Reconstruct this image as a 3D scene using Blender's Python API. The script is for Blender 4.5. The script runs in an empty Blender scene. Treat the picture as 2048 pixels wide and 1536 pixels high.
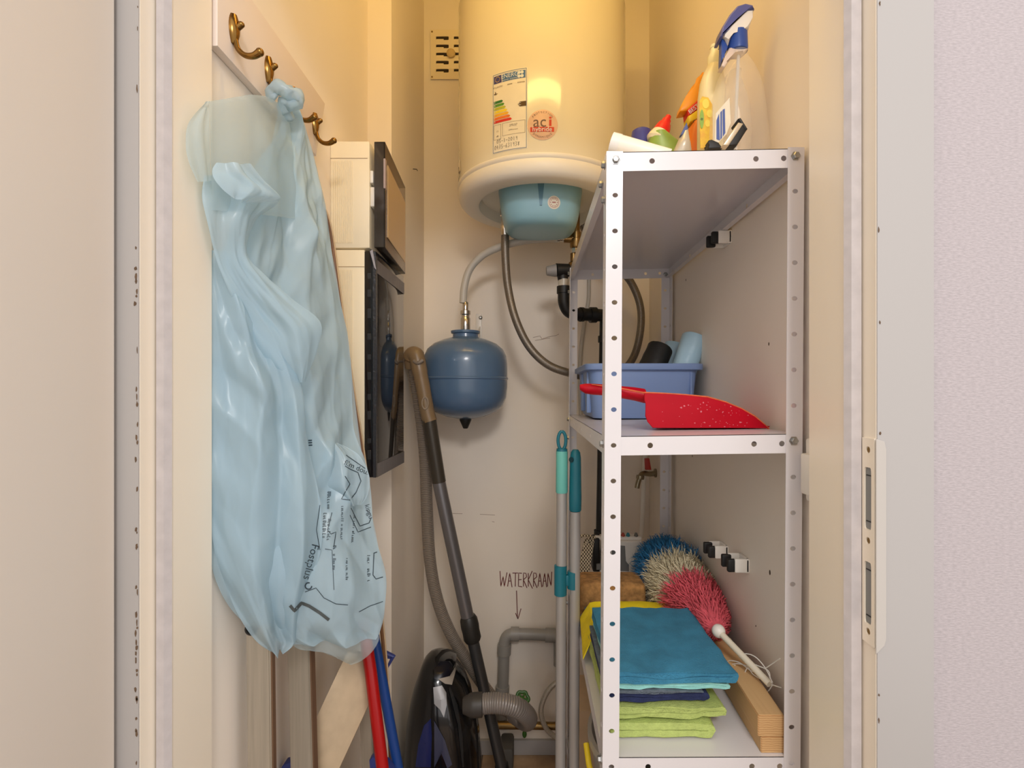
import bpy, bmesh, math, random
from mathutils import Vector, Matrix, noise
from mathutils.bvhtree import BVHTree

random.seed(7)
SC = bpy.context.scene
COL = SC.collection
F, CX, CY, H = 1025.0, 1062.0, 785.0, 1.28      # focal length and vanishing point in pixels of 2048x1536, eye height


def U(px, py, d):
    return Vector(((px - CX) * d / F, d, H - (py - CY) * d / F))


# ------------------------------------------------------------------ camera, world, light, exposure
cam = bpy.data.cameras.new('camera')
cam.sensor_width = 36.0
cam.lens = F / 2048 * 36
cam.shift_x = -(CX - 1024) / 2048
cam.shift_y = (CY - 768) / 2048
cam.clip_start = 0.01
camo = bpy.data.objects.new('camera', cam)
COL.objects.link(camo)
camo.location = (0, 0, H)
camo.rotation_euler = (math.pi / 2, 0, 0)
SC.camera = camo

world = bpy.data.worlds.new('world')
SC.world = world
world.use_nodes = True
bgn = world.node_tree.nodes['Background']
bgn.inputs[0].default_value = (1.0, 0.965, 0.955, 1)
bgn.inputs[1].default_value = 1.0

hall = bpy.data.lights.new('hall_fill_light', 'AREA')  # unseen area light added behind the camera to fill the closet
hall.shape = 'DISK'
hall.size = 0.5
hall.energy = 20
hall.color = (1.0, 0.96, 0.93)
hallo = bpy.data.objects.new('hall_fill_light', hall)
COL.objects.link(hallo)
hallo.location = (0.25, -1.2, 2.4)
hallo.rotation_euler = (math.radians(28), 0, 0)

LAMP_STRENGTH = 14.0
LAMP_COLOR = (255, 215, 124)
SC.view_settings.view_transform = 'Standard'
SC.view_settings.look = 'None'
SC.view_settings.gamma = 1.0
SC.view_settings.use_curve_mapping = False
SC.view_settings.exposure = 0.27


# ------------------------------------------------------------------ materials
def lin(c):
    out = []
    for v in c[:3]:
        v = v / 255.0
        out.append(v / 12.92 if v <= 0.04045 else ((v + 0.055) / 1.055) ** 2.4)
    return (*out, 1.0)


MATS = {}


def M(name, c=(200, 200, 200), rough=0.5, metal=0.0, var=None, bump=None, alpha=None, trans=0.0, emit=None, coat=0.0, ior=1.5, c2=None, scale=(1, 1, 1), sub=0.0):
    if name in MATS:
        return MATS[name]
    m = bpy.data.materials.new(name)
    m.use_nodes = True
    nt = m.node_tree
    p = nt.nodes['Principled BSDF']
    p.inputs['Base Color'].default_value = lin(c)
    p.inputs['Roughness'].default_value = rough
    p.inputs['Metallic'].default_value = metal
    p.inputs['IOR'].default_value = ior
    p.inputs['Coat Weight'].default_value = coat
    p.inputs['Transmission Weight'].default_value = trans
    if alpha is not None:
        p.inputs['Alpha'].default_value = alpha
    if emit:
        p.inputs['Emission Color'].default_value = lin(emit[0])
        p.inputs['Emission Strength'].default_value = emit[1]
    tc = mp = None
    if var or bump:
        tc = nt.nodes.new('ShaderNodeTexCoord')
        mp = nt.nodes.new('ShaderNodeMapping')
        mp.inputs['Scale'].default_value = scale
        nt.links.new(tc.outputs['Object'], mp.inputs[0])
    if var:
        n = nt.nodes.new('ShaderNodeTexNoise')
        n.inputs['Scale'].default_value = var[0]
        n.inputs['Detail'].default_value = var[2] if len(var) > 2 else 4
        nt.links.new(mp.outputs[0], n.inputs['Vector'])
        r = nt.nodes.new('ShaderNodeValToRGB')
        r.color_ramp.elements[0].position = 0.32
        r.color_ramp.elements[1].position = 0.68
        a = lin(c2) if c2 else tuple(v * (1 - var[1]) for v in lin(c)[:3]) + (1,)
        r.color_ramp.elements[0].color = a
        r.color_ramp.elements[1].color = lin(c)
        nt.links.new(n.outputs[0], r.inputs[0])
        nt.links.new(r.outputs[0], p.inputs['Base Color'])
    if bump:
        n = nt.nodes.new('ShaderNodeTexNoise')
        n.inputs['Scale'].default_value = bump[0]
        n.inputs['Detail'].default_value = 3
        nt.links.new(mp.outputs[0], n.inputs['Vector'])
        b = nt.nodes.new('ShaderNodeBump')
        b.inputs['Strength'].default_value = bump[1]
        b.inputs['Distance'].default_value = bump[2] if len(bump) > 2 else 0.002
        nt.links.new(n.outputs[0], b.inputs['Height'])
        nt.links.new(b.outputs[0], p.inputs['Normal'])
    MATS[name] = m
    return m


def wood_mat(name, c1, c2, scale, rough=0.6):
    m = bpy.data.materials.new(name)
    m.use_nodes = True
    nt = m.node_tree
    p = nt.nodes['Principled BSDF']
    tc = nt.nodes.new('ShaderNodeTexCoord')
    mp = nt.nodes.new('ShaderNodeMapping')
    mp.inputs['Scale'].default_value = scale
    nt.links.new(tc.outputs['Object'], mp.inputs[0])
    w = nt.nodes.new('ShaderNodeTexWave')
    w.wave_type = 'RINGS'
    w.inputs['Scale'].default_value = 1.0
    w.inputs['Distortion'].default_value = 3.0
    w.inputs['Detail'].default_value = 2.0
    nt.links.new(mp.outputs[0], w.inputs['Vector'])
    r = nt.nodes.new('ShaderNodeValToRGB')
    r.color_ramp.elements[0].color = lin(c1)
    r.color_ramp.elements[1].color = lin(c2)
    nt.links.new(w.outputs[1], r.inputs[0])
    nt.links.new(r.outputs[0], p.inputs['Base Color'])
    p.inputs['Roughness'].default_value = rough
    return m


def film_mat(name, c, transparency, rough=0.24, bump=0.4):
    """thin plastic film: diffuse + translucent + gloss, partly clear"""
    m = bpy.data.materials.new(name)
    m.use_nodes = True
    nt = m.node_tree
    p = nt.nodes['Principled BSDF']
    out = nt.nodes['Material Output']
    p.inputs['Base Color'].default_value = lin(c)
    p.inputs['Roughness'].default_value = rough
    tl = nt.nodes.new('ShaderNodeBsdfTranslucent')
    tl.inputs[0].default_value = lin(c)
    tr = nt.nodes.new('ShaderNodeBsdfTransparent')
    tr.inputs[0].default_value = (0.86, 0.95, 1, 1)
    m1 = nt.nodes.new('ShaderNodeMixShader')
    m1.inputs[0].default_value = 0.38
    m2 = nt.nodes.new('ShaderNodeMixShader')
    m2.inputs[0].default_value = transparency
    nt.links.new(p.outputs[0], m1.inputs[1])
    nt.links.new(tl.outputs[0], m1.inputs[2])
    nt.links.new(m1.outputs[0], m2.inputs[1])
    nt.links.new(tr.outputs[0], m2.inputs[2])
    nt.links.new(m2.outputs[0], out.inputs[0])
    tc = nt.nodes.new('ShaderNodeTexCoord')
    mp = nt.nodes.new('ShaderNodeMapping')
    mp.inputs['Scale'].default_value = (1, 1, 0.55)
    nt.links.new(tc.outputs['Object'], mp.inputs[0])
    v = nt.nodes.new('ShaderNodeTexNoise')
    v.noise_type = 'RIDGED_MULTIFRACTAL'
    v.inputs['Scale'].default_value = 17
    v.inputs['Detail'].default_value = 4
    v.inputs['Roughness'].default_value = .45
    v.inputs['Distortion'].default_value = .6
    nt.links.new(mp.outputs[0], v.inputs['Vector'])
    b = nt.nodes.new('ShaderNodeBump')
    b.inputs['Strength'].default_value = bump
    b.inputs['Distance'].default_value = 0.012
    nt.links.new(v.outputs[0], b.inputs['Height'])
    nt.links.new(b.outputs[0], p.inputs['Normal'])
    return m


def wallpaper_mat():
    m = bpy.data.materials.new('woven wallpaper')
    m.use_nodes = True
    nt = m.node_tree
    p = nt.nodes['Principled BSDF']
    p.inputs['Roughness'].default_value = 0.8
    tc = nt.nodes.new('ShaderNodeTexCoord')
    mp = nt.nodes.new('ShaderNodeMapping')
    mp.inputs['Scale'].default_value = (180, 180, 620)
    nt.links.new(tc.outputs['Object'], mp.inputs[0])
    n = nt.nodes.new('ShaderNodeTexNoise')
    n.inputs['Scale'].default_value = 1
    n.inputs['Detail'].default_value = 2
    nt.links.new(mp.outputs[0], n.inputs['Vector'])
    r = nt.nodes.new('ShaderNodeValToRGB')
    r.color_ramp.elements[0].position = .3
    r.color_ramp.elements[1].position = .7
    r.color_ramp.elements[0].color = lin((170, 161, 162))
    r.color_ramp.elements[1].color = lin((188, 178, 179))
    nt.links.new(n.outputs[0], r.inputs[0])
    nt.links.new(r.outputs[0], p.inputs['Base Color'])
    b = nt.nodes.new('ShaderNodeBump')
    b.inputs['Strength'].default_value = 0.5
    b.inputs['Distance'].default_value = 0.0008
    nt.links.new(n.outputs[0], b.inputs['Height'])
    nt.links.new(b.outputs[0], p.inputs['Normal'])
    return m


WALL = M('painted wall', (245, 234, 220), 0.55, var=(2.0, 0.05), bump=(60, 0.06))
PAINT = M('door frame paint', (174, 169, 165), 0.4, bump=(30, 0.03))  # casing copy of the frame paint, greyed to imitate dimmer hall light
PAINT_LIT = M('door frame paint lit', (243, 231, 212), 0.38, bump=(30, 0.03))  # same frame paint, lightened and warmed to paint in the lamp light
DOORM = M('door leaf paint', (230, 219, 206), 0.42, bump=(25, 0.04))
CHIP = M('bare wood chips', (112, 88, 66), 0.8, var=(90, 0.4))
SEAL = M('grey rubber seal', (196, 188, 186), 0.6, var=(60, 0.12))
WPAPER = wallpaper_mat()
CEIL = M('ceiling paint', (240, 230, 214), 0.7, bump=(80, 0.05))
STEEL = M('white powder coat', (223, 218, 219), 0.28, bump=(120, 0.02), coat=0.15)
ENAMEL = M('white enamel', (230, 222, 200), 0.16, coat=0.3, bump=(3, 0.01))
CAPW = M('white plastic cap', (238, 231, 216), 0.4, bump=(80, .02))
BOWL = M('pale blue plastic', (150, 196, 212), 0.3, bump=(60, .02))
VESSEL = M('blue grey enamel', (84, 110, 141), 0.27, coat=0.25, bump=(9, .03))
BLACK = M('black rubber', (22, 21, 20), 0.5, bump=(60, .05))
BLACKG = M('black gloss plastic', (17, 18, 20), 0.14, coat=0.4, bump=(6, .02))
CHROME = M('chrome', (215, 210, 202), 0.2, 1.0, bump=(40, .02))
ZINC = M('zinc bolt', (168, 168, 166), 0.3, 0.85, bump=(90, .05))
BRASS = M('aged brass', (152, 122, 76), 0.36, 0.9, var=(30, 0.35))
HOOKB = M('antique brass hook', (158, 118, 62), 0.22, 1.0, var=(40, 0.5))
BRAIDL = M('bright braided steel', (206, 196, 180), 0.36, 0.25, var=(400, 0.3), bump=(500, .3))
BRAID = M('braided steel', (140, 130, 118), 0.36, 0.6, var=(400, 0.35), bump=(500, .3))
GHOSE = M('grey plastic hose', (196, 190, 180), 0.4, bump=(80, .03))
PVC = M('grey pvc', (150, 146, 140), 0.42, bump=(40, .03))
INK = M('dark red ink', (120, 52, 46), 0.7, var=(120, .2))
PENC = M('pencil marks', (186, 164, 148), 0.8, var=(60, .2))
PRINT = M('black print', (48, 62, 72), 0.5, var=(60, .1))
PRINTK = M('dark print', (58, 50, 44), 0.6, var=(60, .1))
GREYV = M('vacuum grey', (112, 104, 98), 0.38, bump=(60, .04))
TUBEM = M('anodised tube', (128, 126, 128), 0.36, 0.7, bump=(90, .03))
HOSEV = M('vacuum hose', (128, 116, 104), 0.42, bump=(60, .04))
BLUEV = M('dark blue gloss', (24, 36, 92), 0.16, coat=.4, bump=(6, .02))
SILV = M('silver plastic', (160, 158, 158), 0.3, .5, bump=(60, .02))
ALU = M('brushed aluminium', (186, 176, 160), 0.42, 0.55, var=(6, 0.16), scale=(30, 30, 1), bump=(60, .04))
ALUD = M('aluminium inner', (120, 92, 70), 0.5, 0.3, var=(6, 0.16))
BLUEP = M('blue plastic', (52, 64, 132), 0.45, bump=(60, .04))
REDP = M('red lacquer pole', (168, 4, 8), 0.3, bump=(40, .02))
BLUPOLE = M('blue lacquer pole', (22, 66, 138), 0.32, bump=(40, .02))
STICKG = M('grey coated steel', (172, 168, 164), 0.36, 0.2, bump=(60, .02))
TEALD = M('dark teal plastic', (24, 112, 128), 0.42, bump=(60, .03))
MINTP = M('mint plastic', (112, 196, 184), 0.42, bump=(60, .03))
BINM = M('periwinkle plastic', (126, 150, 196), 0.4, bump=(60, .03))
REDPAN = M('red plastic', (188, 0, 30), 0.4, var=(22, 0.08), bump=(40, .03), ior=1.3)
DUST = M('white dust', (236, 200, 200), 0.8, var=(60, .1))
BLACKBAG = M('black bin liner', (30, 29, 28), 0.4, bump=(60, .4))
BLUEBAG = M('blue bin liner', (172, 206, 226), 0.35, bump=(50, .5))
TERRYT = M('teal microfibre', (62, 138, 172), 0.9, var=(30, 0.25), bump=(420, .7))
TERRYM = M('mint microfibre', (160, 224, 216), 0.9, var=(60, 0.15), bump=(420, .6))
TERRYG = M('grey microfibre', (112, 122, 132), 0.9, var=(90, 0.35), bump=(420, .6))
TERRYN = M('navy cloth', (40, 50, 92), 0.9, var=(60, 0.3), bump=(420, .6))
TERRYL = M('lime cloth', (188, 204, 116), 0.9, var=(110, 0.16), bump=(420, .7))
YELLC = M('yellow cloth', (244, 218, 26), 0.8, var=(60, 0.1), bump=(300, .4))
SPONGE = M('brown sponge', (196, 144, 84), 0.95, var=(75, 0.5, 6), bump=(95, .7, .004))
WOODM = wood_mat('pine', (214, 174, 122), (192, 146, 96), (95, 2.2, 95))
FEAB = M('blue feathers', (42, 122, 176), 0.9, var=(60, .3))
FEAC = M('cream feathers', (226, 214, 180), 0.9, var=(60, .2))
FEAP = M('pink feathers', (238, 100, 112), 0.9, var=(60, .3))
WHITEP = M('white plastic', (240, 234, 224), 0.35, bump=(60, .02))
STRING = M('white string', (240, 236, 228), 0.8, bump=(300, .3))
GREYP = M('grey plastic', (128, 128, 126), 0.45, bump=(60, .03))
BOXW = M('cream meter box', (240, 226, 196), 0.42, bump=(60, .02))
SMOKE = M('smoked acrylic', (124, 98, 72), 0.08, alpha=0.55, bump=(5, .01))
SMOKED = M('dark smoked acrylic', (26, 25, 27), 0.06, bump=(5, .01))
TAPE = M('silver tape', (112, 108, 112), 0.35, 0.45, bump=(160, .4), scale=(1, 1, .1))
RACKW = M('white lacquered board', (234, 218, 204), 0.35, bump=(30, .02))
FILM = film_mat('pale blue film', (196, 219, 230), 0.26, .27, .5)
FILMB = film_mat('pale blue thin film', (206, 226, 236), 0.32, .22, .55)
FILMC = film_mat('clear blue film', (206, 220, 222), 0.52, .3, .12)
TILE = M('beige floor tile', (196, 164, 128), 0.4, var=(9, 0.35, 6), c2=(138, 108, 80), bump=(30, .05))
GROUT = M('grout', (128, 116, 104), 0.9, var=(40, .2))
CLEAR = M('clear plastic', (250, 240, 222), 0.08, alpha=0.17, bump=(60, .1))
LABELW = M('white label', (240, 232, 214), 0.4, var=(40, .04))


# ------------------------------------------------------------------ geometry helpers
def box(b, x0, x1, y0, y1, z0, z1, bev=0.0, seg=2):
    vs = [b.verts.new((x, y, z)) for x in (x0, x1) for y in (y0, y1) for z in (z0, z1)]
    fs = []
    for idx in ((0, 1, 3, 2), (4, 6, 7, 5), (0, 4, 5, 1), (2, 3, 7, 6), (0, 2, 6, 4), (1, 5, 7, 3)):
        fs.append(b.faces.new([vs[i] for i in idx]))
    if bev:
        es = {e for f in fs for e in f.edges}
        bmesh.ops.bevel(b, geom=list(es), offset=bev, segments=seg, profile=.5, affect='EDGES')
    return vs


def frame_of(t, up=None):
    t = t.normalized()
    a = up or (Vector((0, 0, 1)) if abs(t.z) < .9 else Vector((1, 0, 0)))
    s = t.cross(a).normalized()
    return s, s.cross(t).normalized()


def loft(b, secs, caps=True, closed=True):
    rings = [[b.verts.new(p) for p in s] for s in secs]
    n = len(rings[0])
    for r0, r1 in zip(rings, rings[1:]):
        for i in range(n if closed else n - 1):
            j = (i + 1) % n
            try:
                b.faces.new((r0[i], r0[j], r1[j], r1[i]))
            except ValueError:
                pass
    if caps and closed:
        b.faces.new(list(reversed(rings[0])))
        b.faces.new(rings[-1])
    return rings


def tube(b, pts, r, n=12, caps=True):
    pts = [Vector(p) for p in pts]
    rr = r if isinstance(r, (list, tuple)) else [r] * len(pts)
    tans = []
    for i in range(len(pts)):
        a = pts[max(0, i - 1)]
        c = pts[min(len(pts) - 1, i + 1)]
        tans.append((c - a).normalized())
    s, u = frame_of(tans[0])
    secs = []
    for i, p in enumerate(pts):
        if i:
            q = tans[i - 1].rotation_difference(tans[i])
            s = q @ s
            u = q @ u
        secs.append([p + (s * math.cos(2 * math.pi * k / n) + u * math.sin(2 * math.pi * k / n)) * rr[i] for k in range(n)])
    loft(b, secs, caps)


def cyl(b, p0, p1, r0, r1=None, n=20):
    tube(b, [p0, p1], [r0, r0 if r1 is None else r1], n)


def spline(pts, k=8):
    pts = [Vector(p) for p in pts]
    out = []
    for i in range(len(pts) - 1):
        p0, p1, p2, p3 = pts[max(0, i - 1)], pts[i], pts[i + 1], pts[min(len(pts) - 1, i + 2)]
        for j in range(k):
            t = j / k
            out.append(.5 * ((2 * p1) + (p2 - p0) * t + (2 * p0 - 5 * p1 + 4 * p2 - p3) * t * t + (3 * p1 - p0 - 3 * p2 + p3) * t ** 3))
    out.append(pts[-1])
    return out


def lathe(b, prof, c, n=48, caps=True):
    secs = [[Vector((c[0] + r * math.cos(2 * math.pi * k / n), c[1] + r * math.sin(2 * math.pi * k / n), z)) for k in range(n)] for r, z in prof]
    loft(b, secs, caps)


def lathe_axis(b, prof, p, axis, n=24):
    """prof: (r, distance along axis) from p"""
    axis = Vector(axis).normalized()
    s, u = frame_of(axis)
    p = Vector(p)
    loft(b, [[p + axis * h + (s * math.cos(2 * math.pi * k / n) + u * math.sin(2 * math.pi * k / n)) * r for k in range(n)] for r, h in prof])


def sphere(b, c, r, sc=(1, 1, 1), n=16, m=10):
    c = Vector(c)
    secs = []
    for i in range(1, m):
        a = math.pi * i / m
        secs.append([c + Vector((math.cos(2 * math.pi * k / n) * math.sin(a) * sc[0], math.sin(2 * math.pi * k / n) * math.sin(a) * sc[1], -math.cos(a) * sc[2])) * r for k in range(n)])
    loft(b, secs)


def prism(b, pts, vec, bev=0.0, seg=2):
    vec = Vector(vec)
    a = [b.verts.new(p) for p in pts]
    c = [b.verts.new(Vector(p) + vec) for p in pts]
    n = len(a)
    fs = [b.faces.new(a), b.faces.new(list(reversed(c)))]
    for i in range(n):
        j = (i + 1) % n
        fs.append(b.faces.new((a[i], c[i], c[j], a[j])))
    if bev:
        es = {e for f in fs[:2] for e in f.edges}
        bmesh.ops.bevel(b, geom=list(es), offset=bev, segments=seg, profile=.5, affect='EDGES')
    return fs


def zprism(b, xy, z0, z1, bev=0):
    prism(b, [(x, y, z0) for x, y in xy], (0, 0, z1 - z0), bev)


def superring(cx, cy, z, hx, hy, e=2.6, n=28):
    out = []
    for k in range(n):
        a = 2 * math.pi * k / n
        c, s = math.cos(a), math.sin(a)
        out.append(Vector((cx + hx * math.copysign(abs(c) ** (2 / e), c), cy + hy * math.copysign(abs(s) ** (2 / e), s), z)))
    return out


def plate(b, rect, holes, t, fn, nh=12):
    """flat sheet with real holes; fn(u, v, w) -> point"""
    tb = bmesh.new()
    u0, u1, v0, v1 = rect
    loops = [[(u0, v0), (u1, v0), (u1, v1), (u0, v1)]]
    for hole in holes:
        u, v, ru, rv = hole[:4]
        e = 2 / (hole[4] if len(hole) > 4 else 2)
        lp_ = []
        for k in range(nh):
            c, s_ = math.cos(2 * math.pi * (k + .5) / nh), math.sin(2 * math.pi * (k + .5) / nh)
            lp_.append((u + ru * math.copysign(abs(c) ** e, c), v + rv * math.copysign(abs(s_) ** e, s_)))
        loops.append(lp_)
    edges = []
    vl = []
    for lp in loops:
        vs = [tb.verts.new((x, y, 0)) for x, y in lp]
        vl.append(vs)
        for i in range(len(vs)):
            edges.append(tb.edges.new((vs[i], vs[(i + 1) % len(vs)])))
    bmesh.ops.triangle_fill(tb, use_beauty=True, use_dissolve=False, edges=edges, normal=(0, 0, 1))
    tb.verts.index_update()
    top = [b.verts.new(fn(v.co.x, v.co.y, 0)) for v in tb.verts]
    bot = [b.verts.new(fn(v.co.x, v.co.y, t)) for v in tb.verts]
    for f in tb.faces:
        b.faces.new([top[v.index] for v in f.verts])
        b.faces.new([bot[v.index] for v in reversed(f.verts)])
    for vs in vl:
        for i in range(len(vs)):
            j = (i + 1) % len(vs)
            b.faces.new((top[vs[j].index], top[vs[i].index], bot[vs[i].index], bot[vs[j].index]))
    tb.free()


WL = {}


def link(o, parent, wl):
    COL.objects.link(o)
    if parent is not None:
        o.parent = parent
        o.location = wl - WL[parent.name]
    else:
        o.location = wl
    WL[o.name] = wl


def obj(name, b, mat, parent=None, smooth=True, sharp=38, label=None, cat=None, group=None, kind=None, local=False):
    bmesh.ops.recalc_face_normals(b, faces=b.faces)
    wl = Vector((0, 0, 0))
    if parent is None and len(b.verts):
        xs = [v.co for v in b.verts]
        wl = Vector(((min(v.x for v in xs) + max(v.x for v in xs)) / 2, (min(v.y for v in xs) + max(v.y for v in xs)) / 2, min(v.z for v in xs)))
        bmesh.ops.translate(b, verts=b.verts, vec=-wl)
    me = bpy.data.meshes.new(name)
    b.to_mesh(me)
    b.free()
    me.materials.append(mat)
    if smooth:
        for p in me.polygons:
            p.use_smooth = True
        if sharp < 180:
            me.set_sharp_from_angle(angle=math.radians(sharp))
    o = bpy.data.objects.new(name, me)
    link(o, parent, WL[parent.name].copy() if (local and parent is not None) else wl)
    tag(o, label, cat, group, kind)
    return o


def tag(o, label=None, cat=None, group=None, kind=None):
    for k, v in (('label', label), ('category', cat), ('group', group), ('kind', kind)):
        if v:
            o[k] = v
    return o


def thing(name, label, cat, loc, group=None):
    o = bpy.data.objects.new(name, None)
    o.empty_display_size = 0.05
    link(o, None, Vector(loc))
    return tag(o, label, cat, group)


def B():
    return bmesh.new()


def text2d(s, size=1.0):
    cu = bpy.data.curves.new('t', 'FONT')
    cu.body = s
    cu.size = size
    cu.align_x = 'CENTER'
    cu.align_y = 'CENTER'
    cu.resolution_u = 3
    o = bpy.data.objects.new('t', cu)
    COL.objects.link(o)
    dg = bpy.context.evaluated_depsgraph_get()
    me = bpy.data.meshes.new_from_object(o.evaluated_get(dg))
    vs = [(v.co.x, v.co.y) for v in me.vertices]
    fs = [tuple(p.vertices) for p in me.polygons]
    bpy.data.objects.remove(o)
    bpy.data.curves.remove(cu)
    bpy.data.meshes.remove(me)
    return vs, fs


def put2d(b, shape, fn):
    vs, fs = shape
    bv = [b.verts.new(fn(x, y)) for x, y in vs]
    for f in fs:
        try:
            b.faces.new([bv[i] for i in f])
        except ValueError:
            pass


def rect2d(u0, u1, v0, v1, nu=6, nv=1):
    vs = [(u0 + (u1 - u0) * i / nu, v0 + (v1 - v0) * j / nv) for j in range(nv + 1) for i in range(nu + 1)]
    fs = [(j * (nu + 1) + i, j * (nu + 1) + i + 1, (j + 1) * (nu + 1) + i + 1, (j + 1) * (nu + 1) + i) for j in range(nv) for i in range(nu)]
    return vs, fs


def disc2d(r, n=28, rings=4, r0=0.0):
    vs, fs = [], []
    for j in range(rings + 1):
        rr = r0 + (r - r0) * j / rings
        for i in range(n):
            a = 2 * math.pi * i / n
            vs.append((max(rr, 1e-5) * math.cos(a), max(rr, 1e-5) * math.sin(a)))
    for j in range(rings):
        for i in range(n):
            k = (i + 1) % n
            fs.append((j * n + i, j * n + k, (j + 1) * n + k, (j + 1) * n + i))
    return vs, fs


def ribbon2d(pts, w):
    vs, fs = [], []
    n = len(pts)
    for i, (x, y) in enumerate(pts):
        ax, ay = pts[max(0, i - 1)]
        bx, by = pts[min(n - 1, i + 1)]
        dx, dy = bx - ax, by - ay
        l = math.hypot(dx, dy) or 1
        nx, ny = -dy / l * w / 2, dx / l * w / 2
        vs += [(x + nx, y + ny), (x - nx, y - ny)]
    for i in range(n - 1):
        fs.append((2 * i, 2 * i + 1, 2 * i + 3, 2 * i + 2))
    return vs, fs


def dense(pts, step):
    out = [pts[0]]
    for (x0, y0), (x1, y1) in zip(pts, pts[1:]):
        k = max(1, int(math.hypot(x1 - x0, y1 - y0) / step))
        out += [(x0 + (x1 - x0) * i / k, y0 + (y1 - y0) * i / k) for i in range(1, k + 1)]
    return out


def xform(shape, dx=0, dy=0, ang=0, s=1):
    c, sn = math.cos(ang) * s, math.sin(ang) * s
    return [(x * c - y * sn + dx, x * sn + y * c + dy) for x, y in shape[0]], shape[1]


def struct(name, b, mat, **k):
    return obj(name, b, mat, kind='structure', **k)


# ------------------------------------------------------------------ the setting
YB, XL, XR, XP = 1.82, -0.445, 0.42, -0.38
ZC = 2.75
b = B(); box(b, -1.6, 1.6, -2.2, 1.95, -0.06, -0.008)
floor = struct('floor', b, GROUT)
tb = B(); box(tb, 0.0, 0.296, 0.0, 0.296, -0.008, 0.0, .0015, 1)
tile0 = None
for i in range(-2, 3):
    for j in range(-1, 6):
        x, y = i * 0.30 - 0.17, j * 0.30 + 0.02
        if tile0 is None:
            tile0 = obj('floor_tile', tb, TILE, parent=floor)
            o = tile0
        else:
            o = tile0.copy()
            COL.objects.link(o)
        o.location = Vector((x, y, 0)) - WL[floor.name]
b = B(); box(b, -.60, .60, YB, YB + .1, 0, ZC)
wall_back = struct('wall_back', b, WALL)
b = B(); box(b, XL - .1, XL, .70, YB, 0, ZC)
wall_left = struct('wall_left', b, WALL)
b = B(); box(b, XL, XP, 1.396, YB, 0, ZC)
struct('wall_left_pier', b, WALL)
b = B(); box(b, XR, XR + .1, .70, YB, 0, ZC)
wall_right = struct('wall_right', b, WALL)
b = B(); box(b, -.60, .60, .605, YB + .1, ZC, ZC + .08)
struct('ceiling', b, CEIL)
b = B(); box(b, .441, 1.7, .600, .70, 0, 2.83)
struct('wall_hall_right', b, WPAPER)
b = B(); box(b, -1.7, -.494, .600, .70, 0, 2.83)
struct('wall_hall_left', b, WPAPER)
b = B(); box(b, -.494, .441, .600, .70, 2.09, 2.83)
struct('wall_hall_lintel', b, WPAPER)
b = B(); box(b, XP, .42, YB - .012, YB, 0, .052, .002)
struct('baseboard_back', b, PAINT)

# door frame: each jamb one profile run up the wall
DZ = 2.04


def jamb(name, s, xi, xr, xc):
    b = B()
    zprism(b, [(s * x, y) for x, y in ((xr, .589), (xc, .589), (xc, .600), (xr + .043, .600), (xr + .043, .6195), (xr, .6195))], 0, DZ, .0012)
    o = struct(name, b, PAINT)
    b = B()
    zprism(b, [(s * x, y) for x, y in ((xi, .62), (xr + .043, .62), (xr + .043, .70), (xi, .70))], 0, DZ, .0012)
    obj('jamb_inner_lit', b, PAINT_LIT, parent=o)
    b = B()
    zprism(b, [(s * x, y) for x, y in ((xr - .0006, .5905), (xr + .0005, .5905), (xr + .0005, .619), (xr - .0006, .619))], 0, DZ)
    obj('rebate_face_lit', b, PAINT_LIT, parent=o)  # thin skin putting the lamp-lit colour on the rebate
    b = B()
    zprism(b, [(s * x, y) for x, y in ((xi - .0015, .6205), (xi + .003, .6125), (xr - .003, .6125), (xr - .0005, .6205))], 0, DZ)
    obj('rubber_seal', b, SEAL, parent=o)
    b = B()
    rnd = random.Random(5 if s < 0 else 9)
    spots = ([(z, .5) for z in (1.745, 1.735, 1.72, 1.70, 1.67, 1.63, 1.60, 1.55, 1.45, 1.33)] + [(1.42 - k * .006, 1) for k in range(8)] + [(1.30 - k * .008, .9) for k in range(60)]) if s < 0 else [(z, .8) for z in (1.73, 1.47, 1.36, 1.235, .93, .90)]
    for z, k in spots:
        if s < 0 and rnd.random() < .35:
            continue
        w, h = rnd.uniform(.0012, .0034) * k, rnd.uniform(.003, .009)
        z += rnd.uniform(-.004, .004)
        off = rnd.uniform(0, .002)
        pts = [(s * (xr + off + w * (.55 + .5 * math.cos(a) * rnd.uniform(.6, 1.2))), .5884, z + h * .5 * math.sin(a) * rnd.uniform(.5, 1.3)) for a in [2 * math.pi * i / 9 for i in range(9)]]
        prism(b, pts, (0, .001, 0))
    obj('paint_chips', b, CHIP, parent=o, kind='stuff')
    return o


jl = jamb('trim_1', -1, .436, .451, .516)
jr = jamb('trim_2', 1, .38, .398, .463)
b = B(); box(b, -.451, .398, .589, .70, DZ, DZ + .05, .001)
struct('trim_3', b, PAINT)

# striking plate on the rebate of the right jamb
b = B()
zt, zb2 = H - (876 - CY) * .6 / F, H - (1288 - CY) * .6 / F


def spf(u, v, w):
    return Vector((.3965 - .0 + w - .0010, .5895 + u, v))


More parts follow.
